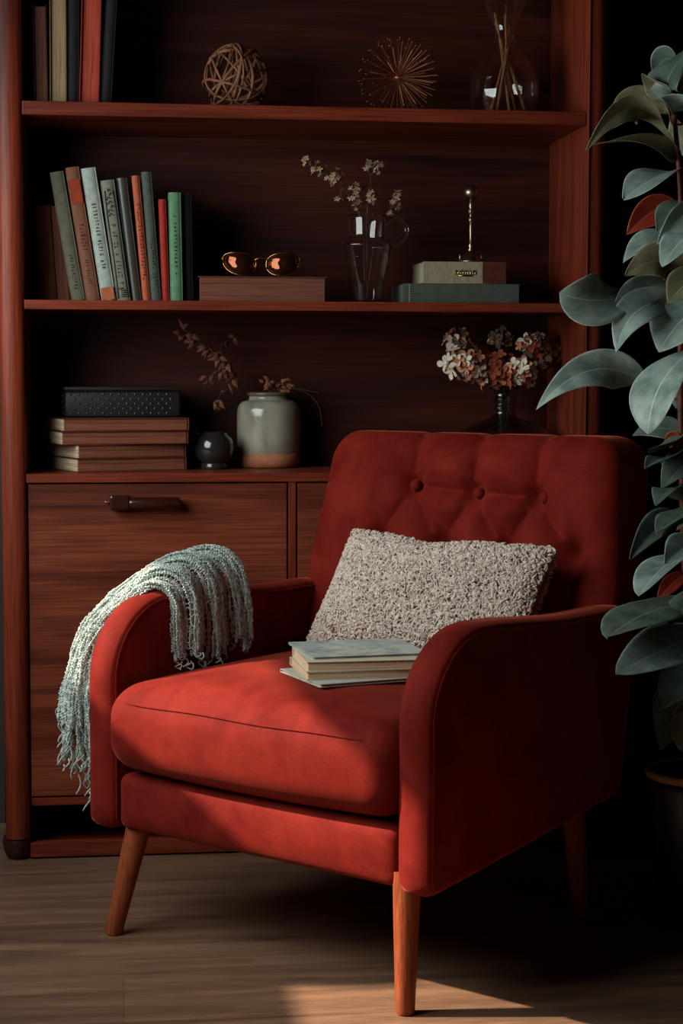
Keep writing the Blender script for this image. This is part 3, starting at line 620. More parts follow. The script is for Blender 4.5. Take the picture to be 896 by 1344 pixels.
for a in (('cream and orange dried hydrangea head low on the left side of the bouquet', 612, 478, -.035, .036, 26, 41, (6, 4, 2, 0)),
          ('brownish dried hydrangea head standing highest at the bouquet\'s left', 602, 447, .01, .020, 12, 42, (2, 2, 1, 3)),
          ('small pale hydrangea head at the top middle of the bouquet', 655, 446, .01, .017, 12, 43, (2, 1, 1, 3)),
          ('rust-red dried hydrangea head in the centre of the bouquet', 648, 487, -.03, .034, 24, 44, (1, 4, 5, 0)),
          ('white and rust hydrangea head right of the bouquet\'s centre', 682, 488, -.04, .028, 20, 45, (5, 3, 3, 0)),
          ('brown and cream hydrangea head at the bouquet\'s upper right', 698, 453, .0, .024, 15, 46, (3, 1, 1, 3)),
          ('dark rust hydrangea head hanging at the far right of the bouquet', 718, 468, .02, .024, 18, 47, (1, 2, 4, 3))):
    hydrangea(*a)

# put the shelves' contents where the survey places them in the room
bpy.context.view_layer.update()
for o in [o for o in bpy.data.objects if o not in BEFORE and o.parent is None]:
    x, y, z = o.location; zo, zn = next((p for p in ZS if z > p[0]-.01), ZS[-1])
    o.location = (mx(x), D2+(y-D)*KZ, zn+(z-zo)*KZ); o.scale = (KZ, KZ, KZ)
at = ROOM.at

# ---------------------------------------------------------------- armchair
ROT = rad(-45.1581); CH = (.2027, 2.9404, 0)
chair = thing('armchair', 'red velvet armchair with tufted back, rounded arms and tapered wooden legs', 'armchair', CH, ROT)
cR = np.array([[math.cos(ROT), -math.sin(ROT), 0], [math.sin(ROT), math.cos(ROT), 0], [0, 0, 1]])
def L2W(p): return cR@np.array(p, float)+np.array(CH)
def W2L(p): return cR.T@(np.array(p, float)-np.array(CH))
W2, TH, ZB, ZB2 = .3759, .0642, .1934, .2478
def catl(x, y, k, val):
    o = W2L(EYE); d = cR.T@ray(x, y); return o+d*((val-o[k])/d[k])
# arms
def arm_profile():
    P = []
    rb = .022                                                         # small bottom-front rounding
    for k in range(6): a = math.pi/2*k/5; P.append((rb-rb*math.sin(a), ZB+rb-rb*math.cos(a)))
    for z in np.linspace(ZB+.05, .43, 8): P.append((0, z))
    R = .150; cz = .455
    for k in range(17): a = math.pi/2*k/16; P.append((R-R*math.cos(a), cz+R*math.sin(a)))
    for y in np.linspace(.19, .55, 10): P.append((y, .605-.016*sstep(.15, .45, y)+.002*sstep(.5, .6, y)))
    P += [(.60, .588), (.630, .57), (.640, .53), (.628, .42), (.610, .32)]
    for k in range(4): a = math.pi/2*k/3; P.append((.600-.02+.02*math.cos(a), ZB2+.02-.02*math.sin(a)))
    n = 8
    for k in range(1, n): t = k/n; P.append((.58+(rb+.01-.58)*t, ZB2+(ZB-ZB2)*t))
    return [np.array(p) for p in P]
AP = arm_profile()
def arm_normals(P):
    n = len(P); N = []
    for i in range(n):
        t = P[(i+1) % n]-P[(i-1) % n]; t = t/np.linalg.norm(t); N.append(np.array([-t[1], t[0]]))
    return N
AN = arm_normals(AP)
def arm(sign):
    r = .013; n = len(AP); rings = []
    offs = [(-TH/2+r-r*math.sin(a), r-r*math.cos(a)) for a in (math.pi/2, math.pi/3, math.pi/6, 0)]
    offs += [(-TH/4, -.002), (0, -.003), (TH/4, -.002)] + [(-x, i) for x, i in offs[::-1]]
    v = []; f = []
    xc = sign*(W2-TH/2)
    for dx, ins in offs:
        for p, nn in zip(AP, AN): q = p-nn*ins; v.append((xc+dx, q[0], q[1]))
    m = len(offs)
    for i in range(m-1):
        for k in range(n): k2 = (k+1) % n; f.append((i*n+k, i*n+k2, (i+1)*n+k2, (i+1)*n+k))
    f.append(tuple(range(n))[::-1]); f.append(tuple((m-1)*n+k for k in range(n)))
    o = obj('arm', (v, f), VEL, chair, auto=50)
    for sx in (-1, 1):
        pts = [(xc+sx*(TH/2-.001), p[0]-nn[0]*.011, p[1]-nn[1]*.011) for p, nn in zip(AP, AN)][2:-9]
        obj('piping', tube(pts, .0026, 6), VEL, o)
    return o
arm(-1); arm(1)
# seat base
def dbase(V):
    V = V.copy(); V[:, 2] -= .006*np.cos(np.clip(V[:, 0]/.3, -1, 1)*math.pi/2)*(V[:, 2] > .01)*-.5
    V[:, 1] -= .008*(V[:, 1] < -.25)*(1-(V[:, 2]/.048)**2)*(1-(V[:, 0]/.293)**4)
    V[:, 2] += (V[:, 2] < 0)*(V[:, 1]+.285)*.07
    return V+np.array([0, .292, .2450])
obj('seat_base', rbox((.3105, .285, .0505), .020, (60, 40, 14), dbase), VEL, chair)
# cushion
def dcush(V):
    V = V.copy(); x, y, z = V[:, 0]/.314, V[:, 1]/.290, V[:, 2]/.076
    top = sstep(-.2, 1, z)
    V[:, 2] += top*(.030*(1-np.abs(x)**2.4)*(1-np.abs(np.clip(y, -1, 1))**4))
    V[:, 1] -= .016*sstep(.6, 1, -y)*(1-np.abs(z)**2)*(1-.5*np.abs(x)**4)
    V[:, 0] *= 1+.018*(1-z**2)*sstep(.6, 1, -y)
    V[:, 2] -= .018*(1-top)*(1-np.abs(x)**2)*sstep(.5, 1, -y)*.5
    V[:, 2] += .0025*np.sin(V[:, 0]*23+V[:, 1]*9)*top*.6
    return V+np.array([0, .274, .3805])
cush = obj('seat_cushion', rbox((.314, .290, .076), .050, (90, 80, 26), dcush), VEL, chair)
N_ = 84; th_ = rad(28); raw = []
for k in range(N_+1):
    x = -.272+.544*k/N_; raw.append((x, -.240-.0515*math.cos(th_)+.006*(abs(x)/.272)**14, .026+.0515*math.sin(th_)))
seam = [tuple(p) for p in dcush(np.array(raw))]
obj('piping', tube(seam, .0018, 6), VEL, cush)
q = MB()
for k in range(0, N_): 
    a = np.array(seam[k]); c = np.array(seam[k+1]); q.tube([a+(0, -.0010, -.0055), a*.45+c*.55+(0, -.0010, -.0055)], .0011, 5)
obj('stitching', q.out(), STITCH, cush)
# backrest
def yf(z): return .545+(z-.45)*.205
def yr(z): return .598+(z-.25)*.215
BTN = []
for px, py in ((535, 638), (619, 648), (706, 654)):
    p = catl(px, py, 1, .607); BTN.append((p[0], p[2]))
lowr = [(-.175, .682), (-.022, .674), (.126, .670), (.275, .676)]
segs = []
for i, bn in enumerate(BTN): segs.append((bn, (bn[0]*1.03-.012, .93), .8)); segs.append((bn, lowr[i], .75)); segs.append((bn, lowr[i+1], .75))
segs += [(BTN[0], BTN[1], .9), (BTN[1], BTN[2], .9)]
for l in lowr: segs.append((l, (l[0], .48), .6))
def tuft(x, z):
    d = np.zeros_like(x)
    for (ax, az), (bx, bz), s in segs:
        vx, vz = bx-ax, bz-az; t = np.clip(((x-ax)*vx+(z-az)*vz)/(vx*vx+vz*vz), 0, 1)
        r2 = (x-ax-t*vx)**2+(z-az-t*vz)**2
        d = np.maximum(d, s*(1-.35*t)*(.013*np.exp(-r2/.007**2)+.028*np.exp(-r2/.032**2)))
    for bx, bz in BTN+lowr:
        r2 = (x-bx)**2+(z-bz)**2; d = np.maximum(d, .024*np.exp(-r2/.024**2)+.024*np.exp(-r2/.055**2))
    d += .0012*np.sin(x*70+z*35)*np.exp(-((z-.74)/.09)**2)
    return d
ZK = .889; hb = (ZK-.25)/2; zc = (ZK+.25)/2
def dback(V):
    V = V.copy(); n = V[:, 1]/.08; z = V[:, 2]+zc; x = V[:, 0].copy()
    wgt = sstep(.2, .95, -n)*sstep(.352, .27, np.abs(x))*(z > .46)
    edge = sstep(ZK, ZK-.06, z)*.8+.2
    puff = .018*sstep(.352, .2, np.abs(x))*sstep(ZK, ZK-.08, z)
    y = (yf(z)+yr(z))/2+n*(yr(z)-yf(z))/2
    y += -sstep(.2, .95, -n)*puff+wgt*edge*tuft(x, z)
    topd = np.zeros_like(x)
    for bx, bz in BTN: topd += .009*np.exp(-((x-(bx*1.03-.01))/.014)**2)
    z = z-topd*sstep(ZK-.06, ZK, z)*sstep(1.0, -.6, n)
    x = x*(1-.075*sstep(.58, .88, z))
    y += .085*sstep(0, .33, x)*sstep(.45, .8, z)*sstep(-.3, 1, n)
    return np.stack([x, y, z], 1)
back = obj('backrest', rbox((.357, .08, hb), .062, (130, 26, 124), dback), VEL, chair)
for bx, bz in BTN:
    y = yf(bz)-.018+.048-.011
    q = MB(); q.lathe([(0, .009), (.006, .0085), (.0105, .005), (.012, 0), (.0105, -.004), (0, -.004)], 20)
    bo = obj('button', q.out(), VEL, back, loc=(bx, y, bz)); bo.rotation_euler = (rad(75), 0, 0)
# legs
def leg(x, y, sx, sy, zt):
    q = MB(); top = Vector((x-sx, y-sy, zt)); bot = Vector((x, y, .0)); P = [bot, bot+(top-bot)*.015]+[bot+(top-bot)*t for t in (.25, .5, .75, 1)]
    q.tube(P, [.0135, .0155, .0175, .0195, .0215, .023], 24)
    v, f, m = q.out(); v = [(p[0], p[1], max(p[2], 0.0)) for p in v]
    obj('leg', (v, f), leg_wood, chair, auto=40)
leg(-.3235, .0106, -.035, -.040, .222); leg(.3235, .0106, .012, -.020, .222); leg(.275, .632, -.012, .060, .26); leg(-.275, .632, .012, .060, .26)

# ---------------------------------------------------------------- boucle pillow on the seat
def boucle():
    p = thing('pillow', 'beige looped boucle lumbar pillow leaning on the tufted chair back', 'pillow', CH, ROT)
    TL, TR, BR, BL = [np.array(a) for a in ((-.180, .532, .698), (.285, .518, .692), (.250, .455, .475), (-.225, .440, .482))]
    def surf(u, v, s):
        """u,v in -1..1, s=-1 front / +1 rear"""
        a, c = (u+1)/2, (v+1)/2
        base = (TL*(1-a)[:, None]+TR*a[:, None])*c[:, None]+(BL*(1-a)[:, None]+BR*a[:, None])*(1-c)[:, None]
        pin = 1-.07*(1-np.abs(u)**2)                                  # slightly concave sides
        cen = (TL+TR+BR+BL)/4
        th = .054*np.power(np.clip(1-np.abs(u)**2.6, 0, 1), .5)*np.power(np.clip(1-np.abs(v)**2.6, 0, 1), .5)
        pull = .05*(1-u**2)*np.abs(v)**3; pull2 = .05*(1-v**2)*np.abs(u)**3
        base = base-(base-cen)*pull[:, None]-(base-cen)*pull2[:, None]
        n = np.cross(TR-TL, BL-TL); n /= np.linalg.norm(n)
        if n[1] > 0: n = -n
        bump = .004*np.sin(u*5+1)*np.sin(v*3+u*2)
        sag = -.010*np.exp(-((u+.15)/.3)**2)*np.clip(v, 0, 1)
        base = base+np.array([0, 0, 1])*sag[:, None]
        return base+n[None, :]*((-s)*th*(1.0 if True else 1)+bump*(1-np.abs(u)**2)*(1-np.abs(v)**2))[:, None]
    nu, nv = 60, 40; V = []; F = []; g = np.linspace(-1, 1, nu+1); h_ = np.linspace(-1, 1, nv+1)
    for s in (-1, 1):
        off = len(V)
        U, Vv = np.meshgrid(g, h_, indexing='ij'); P = surf(U.ravel(), Vv.ravel(), s*np.ones(U.size)); V += list(P)
        for i in range(nu):
            for j in range(nv):
                a = off+i*(nv+1)+j; f = (a, a+nv+1, a+nv+2, a+1); F.append(f if s < 0 else f[::-1])
    bm = mat('beige_boucle_base', '#94806f', .95, spec=.1)
    obj('cover', (V, F), bm, p)
    yarn = noisy(mat('beige_boucle_yarn', '#c9b5a4', .95, spec=.15, Sheen_Weight=.3), ['#b8a595', '#d6c4b5', '#ecdccf'], nscale=160, detail=1)
    VV = []; FF = []; cnt = 0
    def scatter(s, n):
        nonlocal cnt
        u = rng.uniform(-1, 1, n); v = rng.uniform(-1, 1, n); e = 1e-3
        uu = np.clip(u, -.985, .985); vv = np.clip(v, -.985, .985); s_ = s*np.ones(n)
        P = surf(uu, vv, s_); a = surf(uu+e, vv, s_)-P; c = surf(uu, vv+e, s_)-P; N = np.cross(a, c); N /= np.linalg.norm(N, axis=1)[:, None]+1e-12
        if s > 0: N = -N
        N *= np.sign(-(N[:, 1]*(-s)))[:, None]*1.0 if False else 1
        cen = (TL+TR+BR+BL)/4; out = P-cen
        fl = np.sign((N*np.array([0, s, .0])).sum(1)); fl[fl == 0] = 1; N *= fl[:, None]
        rnd = rng.normal(size=(n, 3)); T = rnd-(rnd*N).sum(1)[:, None]*N; T /= np.linalg.norm(T, axis=1)[:, None]; B = np.cross(N, T)
        R = rng.uniform(.0030, .0056, n); tr = rng.uniform(.0013, .0019, n); K = 6; M = 4
        lean = rng.uniform(-.5, .5, n)
        for k in range(K):
            th = -0.5+ (math.pi+1.0)*k/(K-1)
            cx = math.cos(th); sz = math.sin(th)
            rad_dir = T*cx+(N+B*lean[:, None])*sz; cpt = P+rad_dir*R[:, None]+N*(R*.45)[:, None]
            for m in range(M):
                ph = 2*math.pi*m/M; VV.append((cpt+(rad_dir*math.cos(ph)+B*math.sin(ph))*tr[:, None]))
        idx = len(VV)-K*M
        return n, K, M
    allV = []; allF = []; base = 0
    for s, n in ((-1, 9500), (1, 2200)):
        VV = []; n, K, M = scatter(s, n); A = np.stack(VV, 1)                 # n, K*M, 3
        allV.append(A.reshape(-1, 3)); q = []
        for k in range(K-1):
            for m in range(M): m2 = (m+1) % M; q.append((k*M+m, k*M+m2, (k+1)*M+m2, (k+1)*M+m))
        q = np.array(q); allF.append((q[None]+(np.arange(n)*K*M)[:, None, None]+base).reshape(-1, 4)); base += n*K*M
    o = obj('boucle_loops', (np.concatenate(allV), np.concatenate(allF)), yarn, p); o['kind'] = 'stuff'
    return p
boucle()

# ---------------------------------------------------------------- knitted throw on the left arm
def throw():
    t = thing('throw_blanket', 'pale blue-green open-knit throw with fringed ends draped over the left chair arm', 'blanket', CH, ROT)
    G = np.array([[(-.390, .035, .272), (-.389, .030, .40), (-.387, .05, .51), (-.352, .115, .614), (-.302, .145, .597), (-.295, .150, .478)],
        [(-.405, .02, .30), (-.412, .02, .425), (-.402, .045, .535), (-.352, .15, .640), (-.298, .20, .618), (-.290, .205, .475)],
        [(-.42, .00, .335), (-.432, .012, .440), (-.412, .055, .560), (-.352, .21, .660), (-.298, .265, .628), (-.288, .275, .476)],
        [(-.43, -.008, .375), (-.445, .03, .465), (-.425, .12, .590), (-.36, .30, .664), (-.300, .345, .630), (-.290, .368, .482)]], float)
    def cr(P, x):
        n = len(P)-1; x = np.clip(x, 0, 1)*n; i = np.minimum(x.astype(int), n-1); f = (x-i)[:, None]
        a = P[np.maximum(i-1, 0)]; b = P[i]; c = P[i+1]; d = P[np.minimum(i+2, n)]
        return .5*((2*b)+(c-a)*f+(2*a-5*b+4*c-d)*f*f+(-a+3*b-3*c+d)*f**3)
    def path(v, m, lift=0):
        """centre line across the arm at width fraction v, m samples"""
        vv = np.array([v]*6); st = np.stack([cr(G[:, k], np.array([v]))[0] for k in range(6)])
        u = np.linspace(0, 1, m); P = cr(st, u)
        T = np.gradient(P, axis=0); T /= np.linalg.norm(T, axis=1)[:, None]
        S_ = np.array([0, 1., 0]); Nn = np.cross(T, S_)*1.0; Nn /= np.linalg.norm(Nn, axis=1)[:, None]
        c = np.array([-.34, .2, .47]); Nn *= np.sign(((P-c)*Nn).sum(1))[:, None]
        fold = .008*np.sin(v*21+u*2.2+.6)+.005*np.sin(v*47-u*4)
        return P+Nn*(fold+lift)[:, None] if np.ndim(fold+lift) else P+Nn*(fold+lift), Nn, u
    yarn = noisy(mat('pale_teal_wool', '#bcc9c0', .9, spec=.15, Sheen_Weight=.4), ['#98a89e', '#c0cdc4', '#d8e2da'], nscale=120, detail=2)
    q = MB(); r_ = random.Random(3)
    def strand(P, r, n=5): q.tube(P, r, n, cap=False)
    for layer, (cnt, lift) in enumerate(((46, .0), (34, -.007))):
        for c in range(cnt):
            v = (c+.5+r_.uniform(-.2, .2))/cnt; m = 620
            P, Nn, u = path(v, m, lift)
            a0 = r_.uniform(.0, .10) if v < .6 else r_.uniform(0, .06); a1 = 1-r_.uniform(0, .05)
            sel = (u > a0) & (u < a1); P = P[sel]; Nn = Nn[sel]; u = u[sel]
            T = np.gradient(P, axis=0); L = np.cumsum(np.linalg.norm(T, axis=1)); T /= np.linalg.norm(T, axis=1)[:, None]; Sd = np.cross(T, Nn)
            wob = .0022*np.sin(L*55+c*1.7)+.0012*np.sin(L*140+c)
            P = P+Sd*wob[:, None]
            amp = .0031; k = 2*math.pi/.0105
            for ph in (0, math.pi):
                Q = P+Sd*(amp*np.sin(L*k+ph))[:, None]+Nn*(.0018*np.sin(2*L*k+ph+.7))[:, None]
                step = 2 if layer else 1
                strand(Q[::2], .00135 if layer == 0 else .0012, 4 if layer else 5)
    rows_ = [path(v, 110, .001)[0] for v in np.linspace(.01, .99, 70)]
    for i in range(8, 106):                                             # cross rows of the open knit
        if i % 2: continue
        P = np.array([rows_[j][i] for j in range(70)]); P = P+np.array([0, 0, 1])*(.0022*np.sin(np.arange(70)*2.1+i))[:, None]+(rows_[35][min(i+1, 109)]-rows_[35][i])*(.35*np.sin(np.arange(70)*.9+i*2))[:, None]
        strand(P, .0010, 4)
    obj('knit', q.out(), yarn, t)
    q = MB()
    for c in range(58):                                                # fringe at both ends
        v = r_.uniform(0, 1); end = c % 3 == 0
        P, Nn, u = path(v, 60); p = P[0 if not end else -1].copy(); p = P[int(len(P)*r_.uniform(.0, .12))].copy() if not end else P[-1-int(3*r_.random())].copy()
        L = r_.uniform(.03, .075) if not end else r_.uniform(.012, .03); d = np.array([r_.uniform(-.25, .05), r_.uniform(-.2, .1), -1.0]) if not end else np.array([r_.uniform(-.05, .2), r_.uniform(-.3, .3), -1.])
        if p[2]-L < .2: L = .02
        ph = r_.uniform(0, 6); pts = []
        for k in range(11):
            s = k/10; pts.append(p+d*L*s+np.array([.004*math.sin(s*7+ph), .005*math.cos(s*6+ph), 0]))
        if r_.random() < .5: e = pts[-1]; pts += [e+(.004, 0, .002), e+(.006, 0, .008), e+(.003, 0, .013)]
        q.tube(pts, .0014, 5)
    o = obj('fringe', q.out(), yarn, t); o['kind'] = 'stuff'
throw()

# ---------------------------------------------------------------- books on the seat
def seat_books():
    
    def M_(n, c): return clothm(n, c)
    pale = mat('pale_magazine', '#b7c2b8', .35, spec=.5); noisy(pale, ['#8fa39b', '#b9c6be', '#d3d8cc', '#a0705c'], (1, 1, 1), 22, 3, 1.2, (.35, .8))
    crm = pages('cream_thick_pages', ['#c9a888', '#e0c4a4', '#b28f70'], 2, 380)
    global SEATZ
    z0 = .484
    def P(x, y, z): return at(x, y, Z=z)
    # front corner, right and left pixel corners of each layer
    def quadbook(name, label, fc, rc, lc, zb, h, cover, pg, ct, cat='book'):
        A, B_, Cc = P(*fc, zb), P(*rc, zb), P(*lc, zb); ux = (B_-A)[:2]; L = np.linalg.norm(ux); ang = math.atan2(ux[1], ux[0]); uy = np.array([-math.sin(ang), math.cos(ang)]); dp = abs(((Cc-A)[:2]*uy).sum())
        ctr = A[:2]+ux/2+uy*dp/2; t = flat_book(name, label, (ctr[0], ctr[1], zb), (L, dp, h), ang, cover, pg, spine='back', ct=ct); t['category'] = cat; return t
    zb = z0
    quadbook('booklet', 'thin pale booklet lying lowest on the seat under two thick books', (420, 903), (552, 893), (382, 881), zb, .006, mat('pale_board', '#b9c2b4', .5), crm, .0012, 'booklet')
    zb += .0063
    quadbook('book', 'cream-paged paperback in the middle of the pile on the seat', (402, 893), (560, 888), (378, 872), zb, .0135, mat('cream_board', '#cdb79c', .6), crm, .001)
    zb += .0138
    quadbook('book', 'thick cream-edged book just under the magazine on the seat', (402, 882), (560, 878), (380, 861), zb, .0165, mat('ivory_board', '#d6c8b0', .6), crm, .001)
    zb += .0168
    t = quadbook('magazine', 'pale blue-green magazine lying on top of the pile on the seat', (410, 866), (562, 860), (368, 846), zb, .0042, pale, crm, .0008, 'magazine')
seat_books()

# ---------------------------------------------------------------- plant
def leafmat(name, a, b_, c, rough=.38):
    m = mat(name, a, rough, spec=.45); N, L, B = nodes(m); uv = N.new('ShaderNodeUVMap'); sp = N.new('ShaderNodeSeparateXYZ'); L.new(uv.outputs[0], sp.inputs[0])
    def math_(op, x, y=None):
        n = N.new('ShaderNodeMath'); n.operation = op
        for i, q in enumerate((x, y)):
            if q is None: continue
            if isinstance(q, (int, float)): n.inputs[i].default_value = q
            else: L.new(q, n.inputs[i])
        return n.outputs[0]
    ax = math_('ABSOLUTE', sp.outputs[0]); mid = math_('LESS_THAN', ax, .022)
    sv = math_('PINGPONG', math_('SUBTRACT', math_('MULTIPLY', sp.outputs[1], 7), math_('MULTIPLY', ax, 2.2)), .5)
    side = math_('LESS_THAN', sv, .022); vein = math_('MAXIMUM', mid, math_('MULTIPLY', side, .35)); edge = math_('GREATER_THAN', ax, .975)
    vein = math_('MAXIMUM', vein, edge)
    nz = N.new('ShaderNodeTexNoise'); nz.inputs['Scale'].default_value = 28; nz.inputs['Detail'].default_value = 5; tc = N.new('ShaderNodeTexCoord'); L.new(tc.outputs['Object'], nz.inputs['Vector'])
    rp = N.new('ShaderNodeValToRGB'); rp.color_ramp.elements[0].position = .35; rp.color_ramp.elements[0].color = lin(b_); rp.color_ramp.elements[1].position = .65; rp.color_ramp.elements[1].color = lin(a); L.new(nz.outputs['Fac'], rp.inputs[0])
    mx = N.new('ShaderNodeMix'); mx.data_type = 'RGBA'; L.new(vein, mx.inputs[0]); L.new(rp.outputs[0], mx.inputs[6]); mx.inputs[7].default_value = lin(c); L.new(mx.outputs[2], B.inputs['Base Color'])
    bp = N.new('ShaderNodeBump'); bp.inputs['Strength'].default_value = .4; bp.inputs['Distance'].default_value = .002; L.new(nz.outputs['Fac'], bp.inputs['Height']); L.new(bp.outputs[0], B.inputs['Normal']); return m
LG = leafmat('teal_leaf', '#a8beb2', '#7a9084', '#d0ddd4'); LD = leafmat('dark_leaf', '#64786a', '#485a4e', '#8c9c8c'); LO = leafmat('olive_leaf', '#8c8868', '#68664c', '#aca888'); LR = leafmat('red_leaf', '#a03a24', '#7a2818', '#c06848')
LU = leafmat('leaf_underside', '#7c765a', '#5c5542', '#a49a7a', .6); LUR = leafmat('red_leaf_underside', '#8a4a34', '#5e3a2a', '#b07858', .6)
PX, PY = 1.055, 3.14
KY = 1.14
at = lambda x, y, Y=None, Z=None: ROOM.at(x, y, Y=Y*KY) if Y is not None else ROOM.at(x, y, Z=Z)   # plant depths were measured in the survey
plant = thing('potted_rubber_plant', 'tall potted plant with broad grey-green leaves beside the armchair', 'plant', (PX, PY, 0))
po = np.array((PX, PY, 0))
potm = mat('dark_brown_pot_glaze', '#221a18', .3); obj('pot', lathe([(0, .012), (.070, .012), (.074, .018), (.082, .08), (.094, .18), (.100, .255), (.0995, .270), (.094, .276), (.090, .268), (.086, .24), (0, .238)], 64), potm, plant)
obj('pot_rim', lathe([(.0935, .273), (.101, .268), (.1035, .274), (.102, .281), (.095, .283), (.0905, .278)], 64), mat('tan_rim', '#c09468', .5), plant)
obj('saucer', lathe([(0, .0005), (.080, .0005), (.090, .004), (.098, .014), (.096, .017), (.086, .010), (0, .009)], 64), mat('dark_green_saucer', '#2e3430', .3), plant)
obj('soil', lathe([(.0, .252), (.05, .251), (.086, .248), (.087, .24)], 32), noisy(mat('soil', '#1d1512', .95), ['#120d0b', '#2a1f19'], nscale=80, bump=1, bdist=.004), plant)
def stem(pts, r0, r1, m):
    P = smooth_path([np.array(p)-po for p in pts], 10); n = len(P); obj('stem', tube(P, [r0+(r1-r0)*i/n for i in range(n)], 10), m, plant); return P
sm_ = noisy(mat('reddish_stem', '#6a3324', .6), ['#4e2a1e', '#84402c'], nscale=40)
STM = stem([(PX, PY, .24), at(902, 820, Y=2.78), at(894, 600, Y=2.83), at(893, 420, Y=2.85), at(893, 260, Y=2.85), at(884, 130, Y=2.84), at(893, 70, Y=2.84)], .008, .0035, sm_)
stem([(PX+.02, PY+.01, .24), at(935, 700, Y=2.80), at(925, 520, Y=2.86), at(930, 330, Y=2.88)], .007, .003, sm_)
def leaf(base, mid, tip, width, Yb, Ym_, Yt_, roll=0, top=LG, under=LU, fold=.25, bend=0, wpos=.5, point=.5, ripple=.03, petiole=True):
    """big leaf; base/mid/tip are pixels on planes Yb/Ym/Yt, width in metres, roll turns the blade about its midrib"""
    A, M, T = at(*base, Y=Yb)-po, at(*mid, Y=Ym_)-po, at(*tip, Y=Yt_)-po
    width *= 1.12
    n = 22; m = 12; V = []; UV = []; ph = random.random()*6
    ctrl = 2*M-(A+T)/2
    for i in range(n+1):
        t_ = i/n; p = A*(1-t_)**2+2*ctrl*t_*(1-t_)+T*t_*t_; d = -2*A*(1-t_)+2*ctrl*(1-2*t_)+2*T*t_; d /= np.linalg.norm(d)
        view = (EYE-po)-p; view /= np.linalg.norm(view); view = view*.8+np.array([-.62, 0, .18]); view /= np.linalg.norm(view); nrm = view-d*(view@d); nrm /= np.linalg.norm(nrm); side = np.cross(d, nrm)
        a = math.radians(roll[0]+(roll[1]-roll[0])*t_ if isinstance(roll, tuple) else roll); s2 = side*math.cos(a)+nrm*math.sin(a); n2 = nrm*math.cos(a)-side*math.sin(a)
        k = t_**(math.log(.5)/math.log(wpos)); ww = width/2*math.sin(math.pi*k)**.7*(1-point*t_**3)*(1 if t_ < .999 else .02)+.0004
        for j in range(m+1):
            u_ = -1+2*j/m; rp_ = ripple*width*math.sin(t_*9+ph+(2 if u_ > 0 else 0))*abs(u_)**2
            V.append(p+s2*(u_*ww)+n2*(-bend*(u_*ww)**2/width*1.0+fold*abs(u_)*ww+rp_)); UV.append((u_, t_))
    F = []; MI = []; nv = len(V); V2 = np.array(V); 
    nr = []
    for i in range(n+1):
        for j in range(m+1):
            a = V2[min(i+1, n)*(m+1)+j]-V2[max(i-1, 0)*(m+1)+j]; c = V2[i*(m+1)+min(j+1, m)]-V2[i*(m+1)+max(j-1, 0)]; q = np.cross(c, a); L = np.linalg.norm(q); nr.append(q/L if L > 1e-12 else np.array([0, -1, 0]))
    nr = np.array(nr); Vb = V2-nr*.0007
    for i in range(n):
        for j in range(m):
            a = i*(m+1)+j; F.append((a, a+1, a+m+2, a+m+1)); MI.append(0); F.append((a+nv, a+m+1+nv, a+m+2+nv, a+1+nv)); MI.append(1)
    for i in range(n):
        for a, b_ in ((i*(m+1), (i+1)*(m+1)), ((i+1)*(m+1)+m, i*(m+1)+m)): F.append((a, b_, b_+nv, a+nv)); MI.append(0)
    o = obj('leaf', (np.concatenate([V2, Vb]), F, MI, np.array(UV+UV)), [top, under], plant)
    if petiole:
        k = min(range(len(STM)), key=lambda i: abs(STM[i][2]-(A[2]-.02))); P = smooth_path([STM[k], (STM[k]+A)/2+np.array([0, 0, -.008]), A, A*.7+np.array(V2[3*(m+1)+m//2])*.3], 5); obj('leaf_stalk', tube(P, .0022, 6), sm_, plant)
    return o
random.seed(5)
# upper group
leaf((886, 122), (876, 105), (905, 62), .085, 2.84, 2.83, 2.83, 20, LD, LU)
leaf((884, 126), (866, 112), (842, 96), .055, 2.85, 2.85, 2.84, 40, LO, LU, fold=.5)
leaf((890, 84), (872, 78), (858, 100), .050, 2.86, 2.87, 2.88, 30, LD, LU)
leaf((893, 128), (905, 112), (935, 100), .07, 2.85, 2.85, 2.84, 10, LG, LU)
leaf((889, 196), (834, 142), (769, 198), .050, 2.85, 2.80, 2.76, 38, LO, LUR, fold=.3, wpos=.45)
leaf((878, 150), (838, 136), (801, 170), .066, 2.88, 2.88, 2.88, (-10, 20), LO, LU, wpos=.6)
leaf((893, 212), (850, 188), (775, 191), .050, 2.86, 2.83, 2.80, (-50, -62), LU, LO, fold=.2)
leaf((896, 222), (858, 234), (818, 262), .088, 2.85, 2.80, 2.78, -12, LG, LU, wpos=.6)
leaf((892, 272), (860, 276), (822, 308), .055, 2.87, 2.87, 2.87, 25, LR, LUR, fold=.6, wpos=.6)
leaf((896, 262), (880, 285), (862, 305), .060, 2.86, 2.85, 2.85, 10, LD, LU)
leaf((918, 262), (890, 290), (862, 320), .045, 2.82, 2.80, 2.80, 45, LG, LU, fold=.4)
leaf((896, 322), (856, 318), (817, 345), .062, 2.86, 2.84, 2.83, -20, LG, LU, wpos=.6)
leaf((900, 356), (864, 342), (820, 362), .068, 2.83, 2.80, 2.79, 15, LO, LU, fold=.15)
